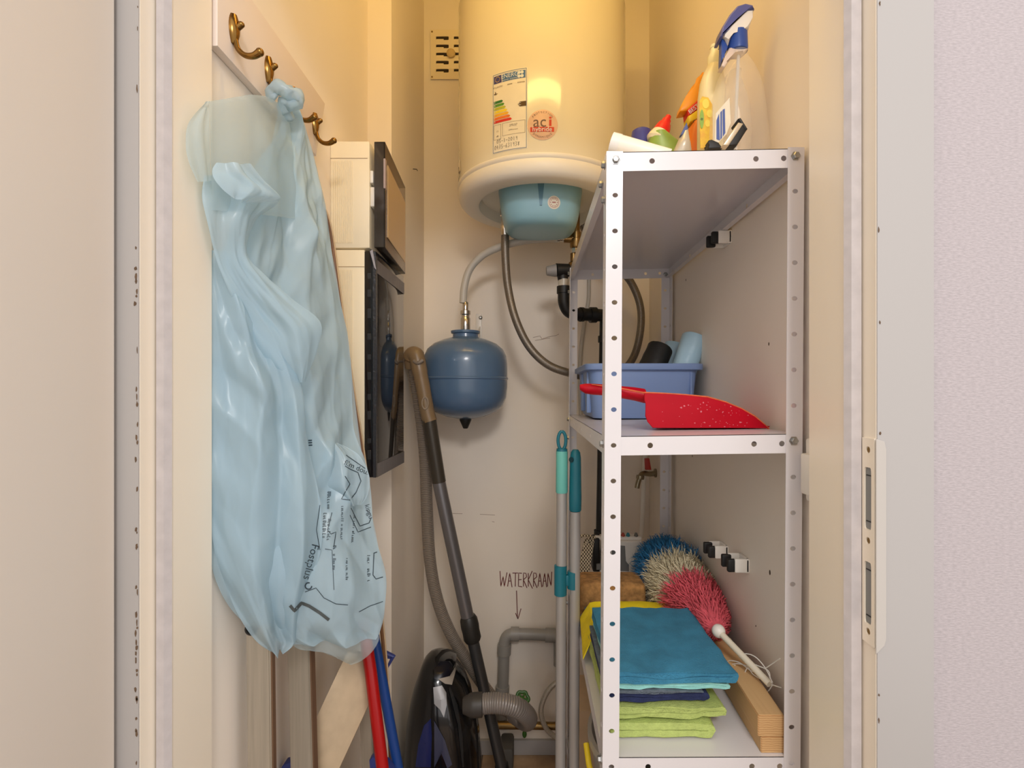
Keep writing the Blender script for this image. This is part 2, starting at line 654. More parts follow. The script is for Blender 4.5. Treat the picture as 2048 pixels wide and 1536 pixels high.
L = zt - zb2
slots = []
scr = [zt - .014, (zt + zb2) / 2, zb2 + .014]
plate(b, (.001, .0225, zb2, zt), [(.012, z, .0038, .0042) for z in scr] + [(.0125, zb2 + L * .245, .0062, L * .152, 9), (.0125, zb2 + L * .705, .0062, L * .152, 9)], .0022, spf, 16)
sp = obj('strike_plate', b, PAINT_LIT, parent=jr)
b = B()
prism(b, [(.3955, .5872, zt), (.4055, .5872, zt - .003), (.4075, .5872, zt - .012), (.4075, .5872, zb2 + .012), (.4055, .5872, zb2 + .004), (.3955, .5872, zb2 - .006)], (0, .0016, 0), .0006, 1)
obj('plate_lip', b, M('lip paint', (188, 181, 173), .4, bump=(30, .03)), parent=sp)
b = B()
for zz in (zb2 + L * .245, zb2 + L * .705):
    box(b, .3973, .3978, .5955, .6085, zz - L * .15, zz + L * .15)
obj('latch_pocket', b, GREYP, parent=sp)
b = B()
for zz in (zb2 + L * .245, zb2 + L * .705):
    for k in (-.045, .045):
        box(b, .3966, .3973, .5975, .6065, zz + k * .6 - .0006, zz + k * .6 + .0006)
obj('pocket_rib', b, BLACK, parent=sp)
for z in scr:
    b = B()
    lathe_axis(b, [(.0034, 0), (.0034, .0012), (.0012, .0006)], (.3979, .6015, z), (-1, 0, 0), 12)
    obj('screw', b, BRASS, parent=sp)

# open door leaf on the left
b = B()
box(b, -.512, -.4725, -.30, .582, .01, DZ - .01, .0018)
door = struct('door_1', b, DOORM)
for z in (.25, 1.05, 1.85):
    b = B()
    lathe_axis(b, [(.004, 0), (.007, .002), (.007, .078), (.004, .08)], (-.519, .583, z - .04), (0, 0, 1), 14)
    obj('hinge', b, ZINC, parent=door)

# light switch peeking out behind the right jamb
t = thing('light_switch', 'cream light switch on the wall between shelf post and door frame', 'switch', (XR, .735, 1.12))
b = B(); box(b, XR - .009, XR, .702, .769, 1.118, 1.212, .004)
obj('switch_plate', b, WHITEP, t)
b = B(); box(b, XR - .019, XR - .008, .712, .764, 1.13, 1.19, .003)
obj('rocker', b, WHITEP, t)

# batten lamp above the door, inside the closet
LX, LZ = .02, 2.45
t = thing('batten_lamp', 'long glowing batten lamp on the inner wall above the door', 'lamp', (LX, .72, LZ - .05))
b = B(); box(b, LX - .31, LX + .31, .70, .732, LZ - .05, LZ + .05, .006)
obj('lamp_base', b, WHITEP, t)
b = B()
secs = []
for x, f in ((-.30, .5), (-.295, .9), (-.28, 1), (.28, 1), (.295, .9), (.30, .5)):
    secs.append([Vector((LX + x, .732 + .05 * f * max(0, math.sin(a)), LZ + .042 * f * math.cos(a))) for a in [math.pi * k / 12 for k in range(13)]])
loft(b, secs)
obj('lamp_diffuser', b, M('lamp diffuser', (255, 220, 160), .3, emit=(LAMP_COLOR, LAMP_STRENGTH)), t)

# writing on the back wall
b = B()
YW = YB - .0006


def wallf(x, y):
    return Vector(((x - CX) * YB / F, YW, H - (y - CY) * YB / F))


GLY = {'W': [[(0, 1.15), (.12, 0), (.45, .75), (.62, 0), (1, 1.05)]], 'A': [[(0, 0), (.45, 1), (.95, -.05)], [(.15, .4), (.8, .42)]],
       'T': [[(-.1, 1), (1.1, 1.0)], [(.55, 1), (.5, 0)]], 'E': [[(.9, .98), (.1, 1), (.05, .02), (.95, -.02)], [(.05, .5), (.8, .52)]],
       'R': [[(.1, 0), (.1, 1), (.7, .98), (.85, .72), (.1, .5), (.95, -.1)]], 'K': [[(.1, 1), (.1, 0)], [(.95, 1.15), (.1, .5), (1, -.15)]],
       'N': [[(0, 0), (.1, 1), (.85, .05), (1, 1.1)]]}
xs = 1000.0
for ch, w in zip('WATERKRAAN', (14, 9.4, 9.4, 8.4, 8.4, 9.4, 8.4, 8.4, 8.4, 8.4)):
    for st in GLY[ch]:
        put2d(b, ribbon2d(dense([(xs + p[0] * w, 1173 - p[1] * 27) for p in st], 3), 1.7), wallf)
    xs += w + 1.2
put2d(b, ribbon2d(dense([(1033, 1181), (1034, 1210), (1035, 1237)], 4), 1.7), wallf)
put2d(b, ribbon2d(dense([(1031, 1226), (1036, 1238), (1042, 1217)], 3), 1.6), wallf)
obj('handwriting', b, INK, parent=wall_back, smooth=False, label='dark red handwritten word WATERKRAAN with arrow pointing down')
b = B()
for st in ([(1066, 675), (1080, 672), (1084, 678), (1096, 674), (1112, 671), (1118, 668)], [(1070, 681), (1100, 676)], [(905, 1027), (925, 1027.5)], [(960, 1028.5), (990, 1030)], [(984, 1043), (989, 1044)]):
    put2d(b, ribbon2d(dense(st, 3), 1.0), wallf)
obj('pencil_marks', b, PENC, parent=wall_back, smooth=False)
b = B()
for (px, py, d) in ((826, 338, 1.52),):
    p = U(px, py, 1)
    y = XP / p.x
    z = H - (py - CY) * y / F
    tube(b, [(XP, y, z), (XP + .012, y + .002, z), (XP + .014, y, z - .006)], .0012, 6)
obj('nail', b, BLACK, parent=bpy.data.objects['wall_left_pier'])

# ventilation grille
vx, vz = (903 - CX) * YB / F, H - (111 - CY) * YB / F
t = thing('vent_grille', 'cream metal ventilation grille with slots and round knob on back wall', 'vent', (vx, YB, vz - .087))
b = B()
holes = []


def vf(u, v, w):
    return Vector((vx + u, YB - .006 + w, vz + v))


tbm = B()
# slots are drawn as rounded openings in the plate
for k in range(5):
    v = .0575 - k * .0288
    for s in (-1, 1):
        holes.append((s * .0315, v, .0225, .0066, 9))
plate(b, (-.073, .073, -.087, .087), holes, .003, vf, 24)
obj('face_plate', b, BOXW, t)
b = B(); box(b, vx - .065, vx + .065, YB - .0022, YB - .0008, vz - .08, vz + .08)
obj('slot_backing', b, M('dark duct', (52, 40, 26), .8, var=(30, .3)), t)
for k in range(5):
    v = .0575 - k * .0288
    for s in (-1, 1):
        b = B(); box(b, vx + s * .0315 - .018 - .004, vx + s * .0315 + .004, YB - .0030, YB - .0024, vz + v - .006, vz + v - .001)
        obj('shutter', b, BOXW, t)
b = B(); lathe_axis(b, [(.014, 0), (.0155, .004), (.0155, .009), (.012, .012), (.004, .0125)], (vx, YB - .006, vz), (0, -1, 0), 18)
obj('knob', b, M('beige knob', (206, 180, 130), .5, bump=(60, .03)), t)
for sx in (-1, 1):
    for sz in (-1, 1):
        b = B(); lathe_axis(b, [(.003, 0), (.003, .001), (.001, .0016)], (vx + sx * .068, YB - .006, vz + sz * .080), (0, -1, 0), 10)
        obj('screw', b, BRASS, t)
del tbm

# ------------------------------------------------------------------ water heater
HX, HY, HR = .0323, 1.54, .2475
wh = thing('water_heater', 'large cream cylindrical water heater hung on the back wall', 'water heater', (HX, HY, 1.83))
b = B(); lathe(b, [(.235, 1.875), (HR, 1.884), (HR, 2.40), (.24, 2.425), (.2, 2.435)], (HX, HY), 96)
tank = obj('tank', b, ENAMEL, wh)
b = B()
lathe(b, [(.243, 1.884), (HR + .0015, 1.886), (HR + .003, 1.882), (HR + .0015, 1.876), (HR - .001, 1.873), (HR + .0005, 1.868), (HR, 1.856), (.243, 1.842), (.235, 1.834), (.224, 1.831), (.196, 1.829), (.188, 1.832), (.185, 1.842), (.18, 1.862), (.1, 1.866)], (HX, HY), 96)
obj('bottom_cap', b, CAPW, wh)
b = B(); box(b, HX - .2, HX + .2, HY + .21, YB, 2.2, 2.24, .004)
obj('wall_bracket', b, ZINC, wh)
# electrical cover
cxk = (1081 - CX) * 1.47 / F
b = B()
secs = []
for f, z in ((1.0, 1.872), (1.0, 1.858), (.985, 1.85), (.95, 1.81), (.90, 1.782), (.86, 1.768), (.78, 1.757), (.6, 1.752), (.3, 1.750)):
    secs.append(superring(cxk, 1.52, z, .122 * f, .118 * f, 3.0, 40))
loft(b, secs)
cov = obj('electrical_cover', b, BOWL, wh, label='pale blue plastic bowl-shaped cover')
b = B()
prism(b, [(cxk - .010, 1.4015, 1.862), (cxk + .010, 1.4015, 1.862), (cxk + .003, 1.408, 1.795), (cxk - .003, 1.408, 1.795)], (0, .01, 0))
obj('rib', b, M('blue rib', (92, 140, 166), .4, bump=(60, .02)), cov)
covbv = BVHTree.FromPolygons([v.co for v in cov.data.vertices], [p.vertices for p in cov.data.polygons])
b = B()


def covf(x, y):
    q = Vector((cxk + .036 + x, 1.0, 1.803 + y))
    h = covbv.ray_cast(q, Vector((0, 1, 0)))
    return (h[0] if h[0] is not None else q) + Vector((0, -.0008, 0))


put2d(b, disc2d(.0175), covf)
obj('round_sticker', b, LABELW, cov)
b = B()
put2d(b, disc2d(.0135, 28, 1, .0125), lambda x, y: covf(x, y) + Vector((0, -.0006, 0)))
put2d(b, rect2d(-.005, .005, -.0016, .0016, 2, 1), lambda x, y: covf(x, y) + Vector((0, -.0006, 0)))
for k in range(10):
    a = k * math.pi / 5
    put2d(b, xform(rect2d(-.001, .001, -.0015, .0015, 1, 1), .0095 * math.cos(a), .0095 * math.sin(a), a), lambda x, y: covf(x, y) + Vector((0, -.0006, 0)))
obj('sticker_print', b, M('rose print', (190, 130, 120), .6, var=(60, .1)), cov)


def cylf(phi0, z0, eps):
    def fn(u, v):
        a = phi0 + u / HR
        return Vector((HX + (HR + eps) * math.sin(a), HY - (HR + eps) * math.cos(a), z0 + v))
    return fn


LW, LH = .098, .205
f0, f1, f2 = cylf(-.365, 2.000, .0006), cylf(-.365, 2.000, .0011), cylf(-.365, 2.000, .0016)
b = B(); put2d(b, rect2d(-LW / 2, LW / 2, -LH / 2, LH / 2, 12, 2), f0)
lab = obj('energy_label', b, LABELW, wh)


def flat(name, c):
    return M(name, c, .5, var=(200, .03))


def lp(x, y):          # 0..1 from top-left of the label
    return (x - .5) * LW, (.5 - y) * LH


def lrect(b, x0, y0, x1, y1, f=f1):
    a = lp(x0, y1); c = lp(x1, y0)
    put2d(b, rect2d(a[0], c[0], a[1], c[1], 6, 1), f)


b = B()
for r in ((.02, .008, .98, .014), (.02, .986, .98, .992)):
    lrect(b, *r)
for r in ((.02, .008, .033, .992), (.967, .008, .98, .992)):
    lrect(b, *r)
obj('label_border', b, flat('blue border', (92, 120, 160)), lab)
b = B(); lrect(b, .05, .03, .29, .125)
obj('flag', b, flat('flag blue', (58, 62, 128)), lab)
b = B()
for k in range(12):
    a = k * math.pi / 6
    x, y = lp(.17, .0775)
    put2d(b, xform(disc2d(.0011, 6, 1), x + .0065 * math.cos(a), y + .0065 * math.sin(a)), f2)
obj('flag_stars', b, flat('flag yellow', (220, 190, 70)), lab)
b = B(); lrect(b, .31, .03, .95, .125)
obj('energy_band', b, flat('band blue', (66, 112, 168)), lab)
b = B()
x, y = lp(.52, .066); put2d(b, xform(text2d('ENERG', .0155), x, y), f2)
x, y = lp(.52, .110); put2d(b, xform(text2d('енергия · ενεργεια', .0048), x, y), f2)
for yy in (.055, .1):
    for xx in (.78, .86):
        x, y = lp(xx, yy); put2d(b, xform(disc2d(.0042, 12, 1), x, y), f2)
obj('band_lettering', b, flat('white print', (226, 232, 232)), lab)
b = B()
for s, x, y, h in (('ATLANTIC', .17, .175, .0062), ('270,57', .62, .69, .008), ('kWh/annum', .62, .745, .005), ('15', .16, .73, .006), ('dB', .16, .79, .006)):
    xx, yy = lp(x, y); put2d(b, xform(text2d(s, h), xx, yy), f1)
for x0_, x1_ in ((.46, .60), (.74, .94)):
    for k in range(6):
        xx = x0_ + (x1_ - x0_) * k / 6
        lrect(b, xx, .168, xx + (x1_ - x0_) / 10, .182)
# tap pictogram
x, y = lp(.10, .25)
put2d(b, xform(rect2d(-.004, .004, -.0025, .001, 2, 1), x, y), f1)
put2d(b, xform(rect2d(-.0012, .0012, .001, .005, 1, 1), x, y), f1)
put2d(b, xform(disc2d(.001, 8, 1), x + .006, y - .001), f1)
for r in ((.05, .645, .27, .648), (.05, .828, .27, .831), (.05, .645, .058, .83), (.262, .645, .27, .83), (.31, .645, .94, .648), (.31, .8, .94, .803), (.31, .645, .318, .8), (.932, .645, .94, .8)):
    lrect(b, *r)
obj('label_print', b, flat('label grey print', (112, 96, 74)), lab, kind='stuff')
cols = [(36, 118, 52), (86, 150, 48), (186, 190, 52), (240, 214, 48), (240, 178, 40), (232, 120, 40), (214, 44, 34)]
for k, c in enumerate(cols):
    b = B()
    y0 = .345 + k * .041
    w = .24 + .042 * k
    lrect(b, .05, y0, .05 + w, y0 + .033)
    p = [lp(.05 + w, y0), lp(.05 + w + .04, y0 + .0165), lp(.05 + w, y0 + .033)]
    put2d(b, (p, [(0, 1, 2)]), f1)
    obj('rating_bar', b, flat('rating %d' % k, c), lab)
b = B()
for k, ch in enumerate('ABCDEFG'):
    x, y = lp(.085, .3615 + k * .041); put2d(b, xform(text2d(ch, .006), x, y), f2)
obj('rating_letters', b, MATS['white print'], lab)
b = B()
lrect(b, .80, .415, .966, .475)
put2d(b, ([lp(.80, .415), lp(.745, .445), lp(.80, .475)], [(0, 1, 2)]), f1)
obj('rating_arrow', b, flat('brown arrow', (84, 56, 24)), lab)
b = B(); x, y = lp(.80, .445); put2d(b, xform(text2d('C', .010), x, y), f2)
obj('arrow_letter', b, MATS['white print'], lab)
HAND = {'0': [[(.5, 1), (.1, .6), (.2, .05), (.7, .1), (.85, .7), (.5, 1)]], '1': [[(.3, .9), (.5, 1), (.45, 0)]], '2': [[(.1, .8), (.5, 1), (.8, .75), (.1, 0), (.9, .05)]],
        '3': [[(.1, 1), (.8, .95), (.4, .55), (.8, .3), (.4, 0), (.1, .1)]], '4': [[(.4, 1), (.1, .4), (.8, .45)], [(.7, .8), (.6, 0)]], '5': [[(.8, 1), (.3, .95), (.2, .55), (.7, .5), (.7, .1), (.1, 0)]],
        '6': [[(.7, 1), (.2, .5), (.2, .05), (.7, .05), (.7, .45), (.2, .4)]], '7': [[(.1, 1), (.85, 1), (.4, 0)], [(.3, .5), (.75, .5)]], '8': [[(.7, .9), (.2, .85), (.75, .2), (.4, 0), (.2, .25), (.75, .75), (.7, .95)]],
        '9': [[(.75, .7), (.35, .55), (.3, .95), (.75, .95), (.7, 0)]], '-': [[(.1, .45), (.8, .5)]]}
b = B()
for s, x0, y0, w, h in (('05-1-2019', .14, .882, .0068, .0095), ('0475-631938', .07, .955, .0066, .0105)):
    x, y = lp(x0, y0)
    for ch in s:
        for st in HAND[ch]:
            put2d(b, ribbon2d([(x + p[0] * w * .85, y + p[1] * h) for p in st], .0009), f1)
        x += w * (1.0 if ch != '-' else .9)
obj('handwritten_numbers', b, PRINTK, lab)

# protection sticker
g0, g1, g2 = cylf(-.013, 1.955, .0006), cylf(-.013, 1.955, .0011), cylf(-.013, 1.955, .0016)
b = B(); put2d(b, disc2d(.0385, 36, 5), g0)
st = obj('protection_sticker', b, M('rose silver foil', (214, 180, 164), .35, .3, var=(30, .12)), wh)
b = B()
put2d(b, xform(text2d('ac', .040), -.007, .007), g1)
for s, sgn in (('PROTECTION', 1), ('DYNAMIQUE', -1)):
    for k, ch in enumerate(s):
        a = (k - (len(s) - 1) / 2) * .19
        r = .0315
        if sgn > 0:
            put2d(b, xform(text2d(ch, .0072), r * math.sin(a), r * math.cos(a), -a), g1)
        else:
            put2d(b, xform(text2d(ch, .0072), r * math.sin(a), -r * math.cos(a), a), g1)
obj('sticker_lettering', b, flat('taupe print', (112, 84, 76)), st)
b = B()
put2d(b, rect2d(-.031, .029, -.0175, -.0055, 8, 1), g1)
put2d(b, rect2d(.0165, .0225, -.003, .013, 1, 1), g1)
put2d(b, rect2d(.0165, .0225, .0155, .020, 1, 1), g1)
obj('red_band', b, flat('sticker red', (206, 60, 36)), st)
b = B(); put2d(b, xform(text2d('hybride', .0165), -.001, -.0115), g2)
obj('band_text', b, MATS['white print'], st)
h0, h1 = cylf(-1.33, 1.922, .0006), cylf(-1.33, 1.922, .0011)
b = B(); put2d(b, rect2d(-.03, .03, -.022, .022, 6, 1), h0)
rs = obj('recycling_sticker', b, LABELW, wh)
b = B()
put2d(b, disc2d(.009, 16, 1, .006), h1)
put2d(b, rect2d(-.024, -.014, -.016, -.008, 1, 1), h1)
put2d(b, rect2d(.012, .024, -.018, -.010, 1, 1), h1)
obj('sticker_mark', b, PRINTK, rs)

# ------------------------------------------------------------------ plumbing
VX, VY = (931 - CX) * 1.64 / F, 1.64
t = thing('expansion_vessel', 'blue-grey round expansion vessel hanging on the back wall', 'expansion vessel', (VX, VY, 1.17))


def vz_(py):
    return H - (py - CY) * VY / F


b = B()
zs = vz_(757)
lathe(b, [(.02, vz_(838)), (.06, vz_(833)), (.095, vz_(824)), (.118, vz_(812)), (.130, vz_(795)), (.1335, vz_(775)), (.1338, vz_(760))], (VX, VY), 64)
obj('lower_shell', b, VESSEL, t)
b = B()
lathe(b, [(.1338, vz_(760)), (.1362, vz_(758.6)), (.1362, vz_(756)), (.1338, vz_(754.5)), (.1335, vz_(728)), (.130, vz_(712)), (.120, vz_(699)), (.100, vz_(688)), (.07, vz_(680)), (.041, vz_(675)), (.040, vz_(669)), (.046, vz_(667)), (.0465, vz_(662.5)), (.02, vz_(661.5))], (VX, VY), 64)
obj('upper_shell', b, VESSEL, t)
b = B(); lathe(b, [(.006, vz_(857)), (.008, vz_(856)), (.019, vz_(840)), (.019, vz_(836))], (VX, VY), 24)
obj('valve_cap', b, BLACK, t)
b = B(); lathe(b, [(.014, vz_(663)), (.0155, vz_(661)), (.0155, vz_(637)), (.013, vz_(635)), (.013, vz_(631)), (.0165, vz_(629)), (.0165, vz_(622)), (.009, vz_(620)), (.0095, vz_(606)), (.0075, vz_(604))], (VX, VY), 14)
obj('hose_fitting', b, CHROME, t)
b = B(); lathe_axis(b, [(.006, 0), (.007, .002), (.004, .004)], (VX, VY - .058, vz_(690)), (0, -1, .8), 12)
obj('rivet', b, ZINC, t)
b = B(); box(b, VX - .012, VX + .03, VY, YB - .004, vz_(672), vz_(667), .001)
box(b, (956 - CX) * 1.8 / F - .009, (956 - CX) * 1.8 / F + .011, YB - .006, YB, H - (712 - CY) * YB / F, H - (628 - CY) * YB / F, .001)
prism(b, [(VX + .028, VY + .02, vz_(668)), (VX + .028, YB - .005, vz_(668)), (VX + .028, YB - .005, vz_(638))], (.003, 0, 0))
br = obj('wall_bracket', b, WHITEP, t)
b = B(); lathe_axis(b, [(.0065, 0), (.0065, .003), (.003, .006)], ((961 - CX) * 1.81 / F, YB - .006, H - (635 - CY) * 1.81 / F), (0, -1, 0), 12)
obj('screw', b, ZINC, br)

b = B()
tube(b, spline([U(926, 606, 1.64), U(929, 572, 1.64), U(940, 538, 1.64), U(965, 511, 1.635), U(1000, 494, 1.62), U(1045, 482, 1.61), U(1085, 478, 1.60), U(1118, 477, 1.60)], 8), .0115, 14)
obj('vessel_hose', b, GHOSE, label='grey flexible hose arching from the blue vessel to the brass fitting', cat='hose')

t = thing('braided_hose', 'long braided steel hose looping down from beneath the water heater', 'hose', U(1010, 745, 1.60))
pts = [U(1010, 470, 1.58), U(1011, 520, 1.58), U(1016, 575, 1.58), U(1030, 635, 1.57), U(1056, 690, 1.57), U(1092, 727, 1.57), U(1135, 745, 1.575), U(1190, 755, 1.60), U(1240, 745, 1.66), U(1268, 712, 1.70), U(1281, 660, 1.71), U(1280, 610, 1.71), U(1262, 565, 1.70), U(1235, 535, 1.68), U(1195, 500, 1.66), U(1165, 450, 1.65)]
b = B(); tube(b, spline(pts, 8), .0125, 14)
obj('hose', b, BRAID, t)
b = B()
lathe_axis(b, [(.012, 0), (.014, .004), (.014, .03), (.012, .032), (.012, .06), (.015, .062), (.015, .085)], U(1010, 472, 1.58), (0, 0, 1), 12)
obj('hose_nut', b, CHROME, t)

t = thing('safety_valve_group', 'brass safety valve with black siphon below the water heater', 'valve', U(1150, 640, 1.58))
d = 1.60
b = B()
lathe_axis(b, [(.016, 0), (.019, .004), (.019, .028), (.016, .03), (.016, .05), (.012, .052), (.012, .12)], U(1152, 497, d), (0, 0, 1), 16)
cyl(b, U(1152, 478, d), U(1128, 477, d), .013, .013, 14)
obj('tee', b, BRASS, t)
b = B()
lathe_axis(b, [(.009, 0), (.012, .002), (.012, .012), (.010, .014), (.010, .020), (.0125, .022), (.0125, .03)], U(1134, 477, d), (-1, 0, 0), 12)
obj('union_nut', b, CHROME, t)
b = B(); lathe_axis(b, [(.011, 0), (.0145, .002), (.0145, .016), (.011, .018)], U(1150, 508, d), (0, 0, 1), 8)
obj('hex_nut', b, CHROME, t)
b = B()
lathe_axis(b, [(.012, 0), (.012, .018), (.016, .02), (.016, .04), (.010, .045), (.010, .07)], U(1147, 552, d), (0, 0, 1), 14)
cyl(b, U(1147, 540, d), U(1128, 542, d), .012, .012, 12)
obj('valve_body', b, BRASS, t)
b = B()
cyl(b, U(1137, 541, 1.58), U(1112, 540, 1.57), .020, .020, 18)
cyl(b, U(1124, 540, 1.58), U(1126, 560, 1.58), .018, .016, 18)
obj('siphon_head', b, BLACK, t)
b = B()
lathe_axis(b, [(.010, .032), (.014, .030), (.019, .006), (.019, 0)], U(1113, 541, 1.57), (-1, 0, -.05), 16)
obj('siphon_knob', b, M('grey knob', (150, 146, 142), .5, bump=(60, .03)), t)
b = B(); cyl(b, U(1127, 559, 1.58), U(1127, 577, 1.58), .0165, .0165, 18)
obj('air_gap', b, M('frosted clear plastic', (226, 216, 198), .25, alpha=.7, bump=(60, .03)), t)
b = B()
pts = [U(1128, 575, 1.58), U(1128, 590, 1.58), U(1129, 606, 1.58), U(1136, 621, 1.585), U(1150, 628, 1.59), U(1168, 629, 1.60), U(1190, 630, 1.61), U(1212, 631, 1.63)]
tube(b, spline(pts, 5), .0195, 18)
cyl(b, U(1128, 573, 1.58), U(1128, 587, 1.58), .0225, .0225, 18)
cyl(b, U(1160, 629, 1.595), U(1166, 629, 1.60), .0225, .0225, 18)
cyl(b, U(1180, 630, 1.605), U(1192, 630, 1.61), .0245, .0245, 18)
obj('siphon_elbow', b, BLACK, t)
b = B()
cyl(b, U(1207, 632, 1.63), U(1199, 1075, 1.63), .012, .012, 14)
cyl(b, U(1206, 672, 1.63), U(1206, 685, 1.63), .016, .016, 14)
cyl(b, U(1199, 1060, 1.63), U(1199, 1078, 1.63), .018, .018, 14)
obj('drain_pipe', b, BLACK, t)
b = B()
tube(b, spline([U(1176, 520, 1.812), U(1178, 560, 1.812), U(1177, 600, 1.812), U(1170, 640, 1.812), U(1163, 690, 1.812), U(1160, 745, 1.812), U(1162, 860, 1.812)], 6), .007, 10)
obj('thin_grey_hose', b, GHOSE, label='thin grey hose hanging against the wall behind the shelf post', cat='hose')

# waste pipe with elbow, valve, loop
t = thing('waste_pipe', 'grey plastic waste pipe with an elbow low on the back wall', 'pipe', U(1008, 1480, 1.77))
d = 1.785
b = B()
pts = [U(1003, 1440, d), U(1005, 1390, d), U(1007, 1340, d), U(1008, 1300, d), U(1009, 1285, d), U(1014, 1273, d), U(1025, 1268, d), U(1045, 1268, d), U(1075, 1269, d), U(1116, 1271, d)]
tube(b, spline(pts, 5), .0195, 20)
obj('pipe_run', b, PVC, t)
for p, q in (((1008, 1308), (1009, 1288)), ((1022, 1268), (1038, 1268)), ((1091, 1270), (1112, 1271)), ((1004, 1405), (1005, 1372))):
    b = B(); cyl(b, U(*p, d), U(*q, d), .0238, .0238, 20)
    obj('pipe_socket', b, PVC, t)
b = B(); tube(b, spline([U(1108, 1270, d), U(1116, 1275, d), U(1119, 1290, d), U(1119, 1330, d)], 5), .0205, 18)
obj('far_elbow', b, PVC, t)
b = B(); box(b, U(1000, 1, 1.75).x, U(1027, 1, 1.75).x, 1.73, YB, .0, .075, .01)
obj('floor_stub', b, M('dark grey pvc', (84, 80, 74), .6, bump=(40, .1)), t)

t = thing('stop_valve', 'brass stop valve with green handwheel on a pipe near the floor', 'valve', U(1045, 1450, 1.76))
d = 1.76
b = B()
cyl(b, U(985, 1450, d), U(1120, 1452, d), .0125, .0125, 14)
lathe_axis(b, [(.013, 0), (.02, .004), (.02, .02), (.014, .022)], U(1040, 1452, d), (0, -.2, 1), 12)
cyl(b, U(1048, 1452, d), U(1046, 1405, d - .02), .008, .008, 12)
obj('brass_pipe', b, BRASS, t)
gb = M('green handwheel', (58, 108, 36), .4, bump=(60, .04))
b = B()
c = U(1044, 1398, d - .03)
ax = Vector((0, -.75, .65)).normalized()
s, u = frame_of(ax)
ring = [c + (s * math.cos(2 * math.pi * k / 36) + u * math.sin(2 * math.pi * k / 36)) * (.0215 + .0018 * math.cos(6 * 2 * math.pi * k / 36)) for k in range(37)]
tube(b, ring, .0055, 8)
for k in range(3):
    a = math.pi * k / 3
    v = s * math.cos(a) + u * math.sin(a)
    cyl(b, c - v * .02, c + v * .02, .0035, .0035, 8)
lathe_axis(b, [(.008, -.005), (.008, .005), (.004, .007)], c, ax, 12)
obj('handwheel', b, gb, t)
b = B(); sphere(b, U(1049, 1468, d - .01), .011, (.7, .7, 1.2)); cyl(b, U(1049, 1462, d - .01), U(1048, 1450, d), .005)
obj('drain_tap', b, gb, t)
b = B()
pts = [U(1128, 1362, 1.74), U(1112, 1366, 1.74), U(1096, 1382, 1.735), U(1084, 1408, 1.73), U(1083, 1432, 1.73), U(1092, 1456, 1.735), U(1108, 1472, 1.74), U(1130, 1480, 1.74)]
tube(b, spline(pts, 7), .0085, 12)
obj('coiled_hose', b, BRAIDL, label='short loop of braided hose beside the green handwheel', cat='hose')

t = thing('water_tap', 'small brass tap with red lever behind the lower shelf', 'tap', U(1290, 970, 1.70))
b = B()
tube(b, spline([U(1316, 946, 1.72), U(1300, 948, 1.72), U(1286, 947, 1.71), U(1280, 954, 1.70), U(1276, 966, 1.70), U(1274, 976, 1.70)], 5), .0085, 12)
lathe_axis(b, [(.013, 0), (.0135, .004), (.013, .012)], U(1280, 958, 1.70), (.1, 0, 1), 10)
lathe_axis(b, [(.015, 0), (.015, .01)], U(1309, 946, 1.72), (1, 0, 0), 12)
obj('spout', b, M('dull brass', (150, 140, 118), .35, 1, bump=(60, .05)), t)
b = B()
prism(b, [U(1291, 918, 1.70), U(1299, 917, 1.70), U(1303, 940, 1.70), U(1292, 940, 1.70)], (0, .02, 0), .002)
obj('lever', b, M('red tap lever', (176, 44, 30), .5, bump=(60, .05)), t)
b = B()
cyl(b, U(1290, 905, 1.76), U(1283, 1075, 1.76), .008, .008, 12)
obj('white_pipe', b, WHITEP, label='slim white pipe running down the back wall behind the tap', cat='pipe')

# ------------------------------------------------------------------ steel shelf rack
RX0, RX1, RY0, RY1 = .114, .4125, .773, 1.523
ZT = 1.643
PITCH = .0539


def lean(x, z):
    return x + .0066 * (z - ZT)


rack = thing('steel_shelf_rack', 'tall white perforated steel shelf rack against the bare side wall', 'shelf rack', (.26, 1.15, 0))
PW = .0248
for (x0, sx, y0, sy, dz) in ((RX0, 1, RY0, 1, 0), (RX1, -1, RY0, 1, .006), (RX0, 1, RY1, -1, 0), (RX1, -1, RY1, -1, .006)):
    b = B()
    top = ZT + dz + .001
    hz = [top - .0125 - k * PITCH for k in range(31) if top - .0125 - k * PITCH > .02]

    def pf(u, v, w, x0=x0, sx=sx, y0=y0, sy=sy):
        return Vector((lean(x0 + sx * u, v), y0 + sy * w, v))

    def ps(u, v, w, x0=x0, sx=sx, y0=y0, sy=sy):
        return Vector((lean(x0 + sx * w, v), y0 + sy * u, v))
    plate(b, (0, PW, 0, top), [(.0135, z, .0043, .0036) for z in hz], .0012, pf, 12)
    plate(b, (0.0012, .03, 0, top), [(.016, z, .0043, .0036) for z in hz], .0012, ps, 12)
    obj('post', b, STEEL, rack, smooth=False)
SHELVES = [(ZT, .0202), (1.2135, .014), (.7285, .004), (.26, 0.0)]
FH = .029
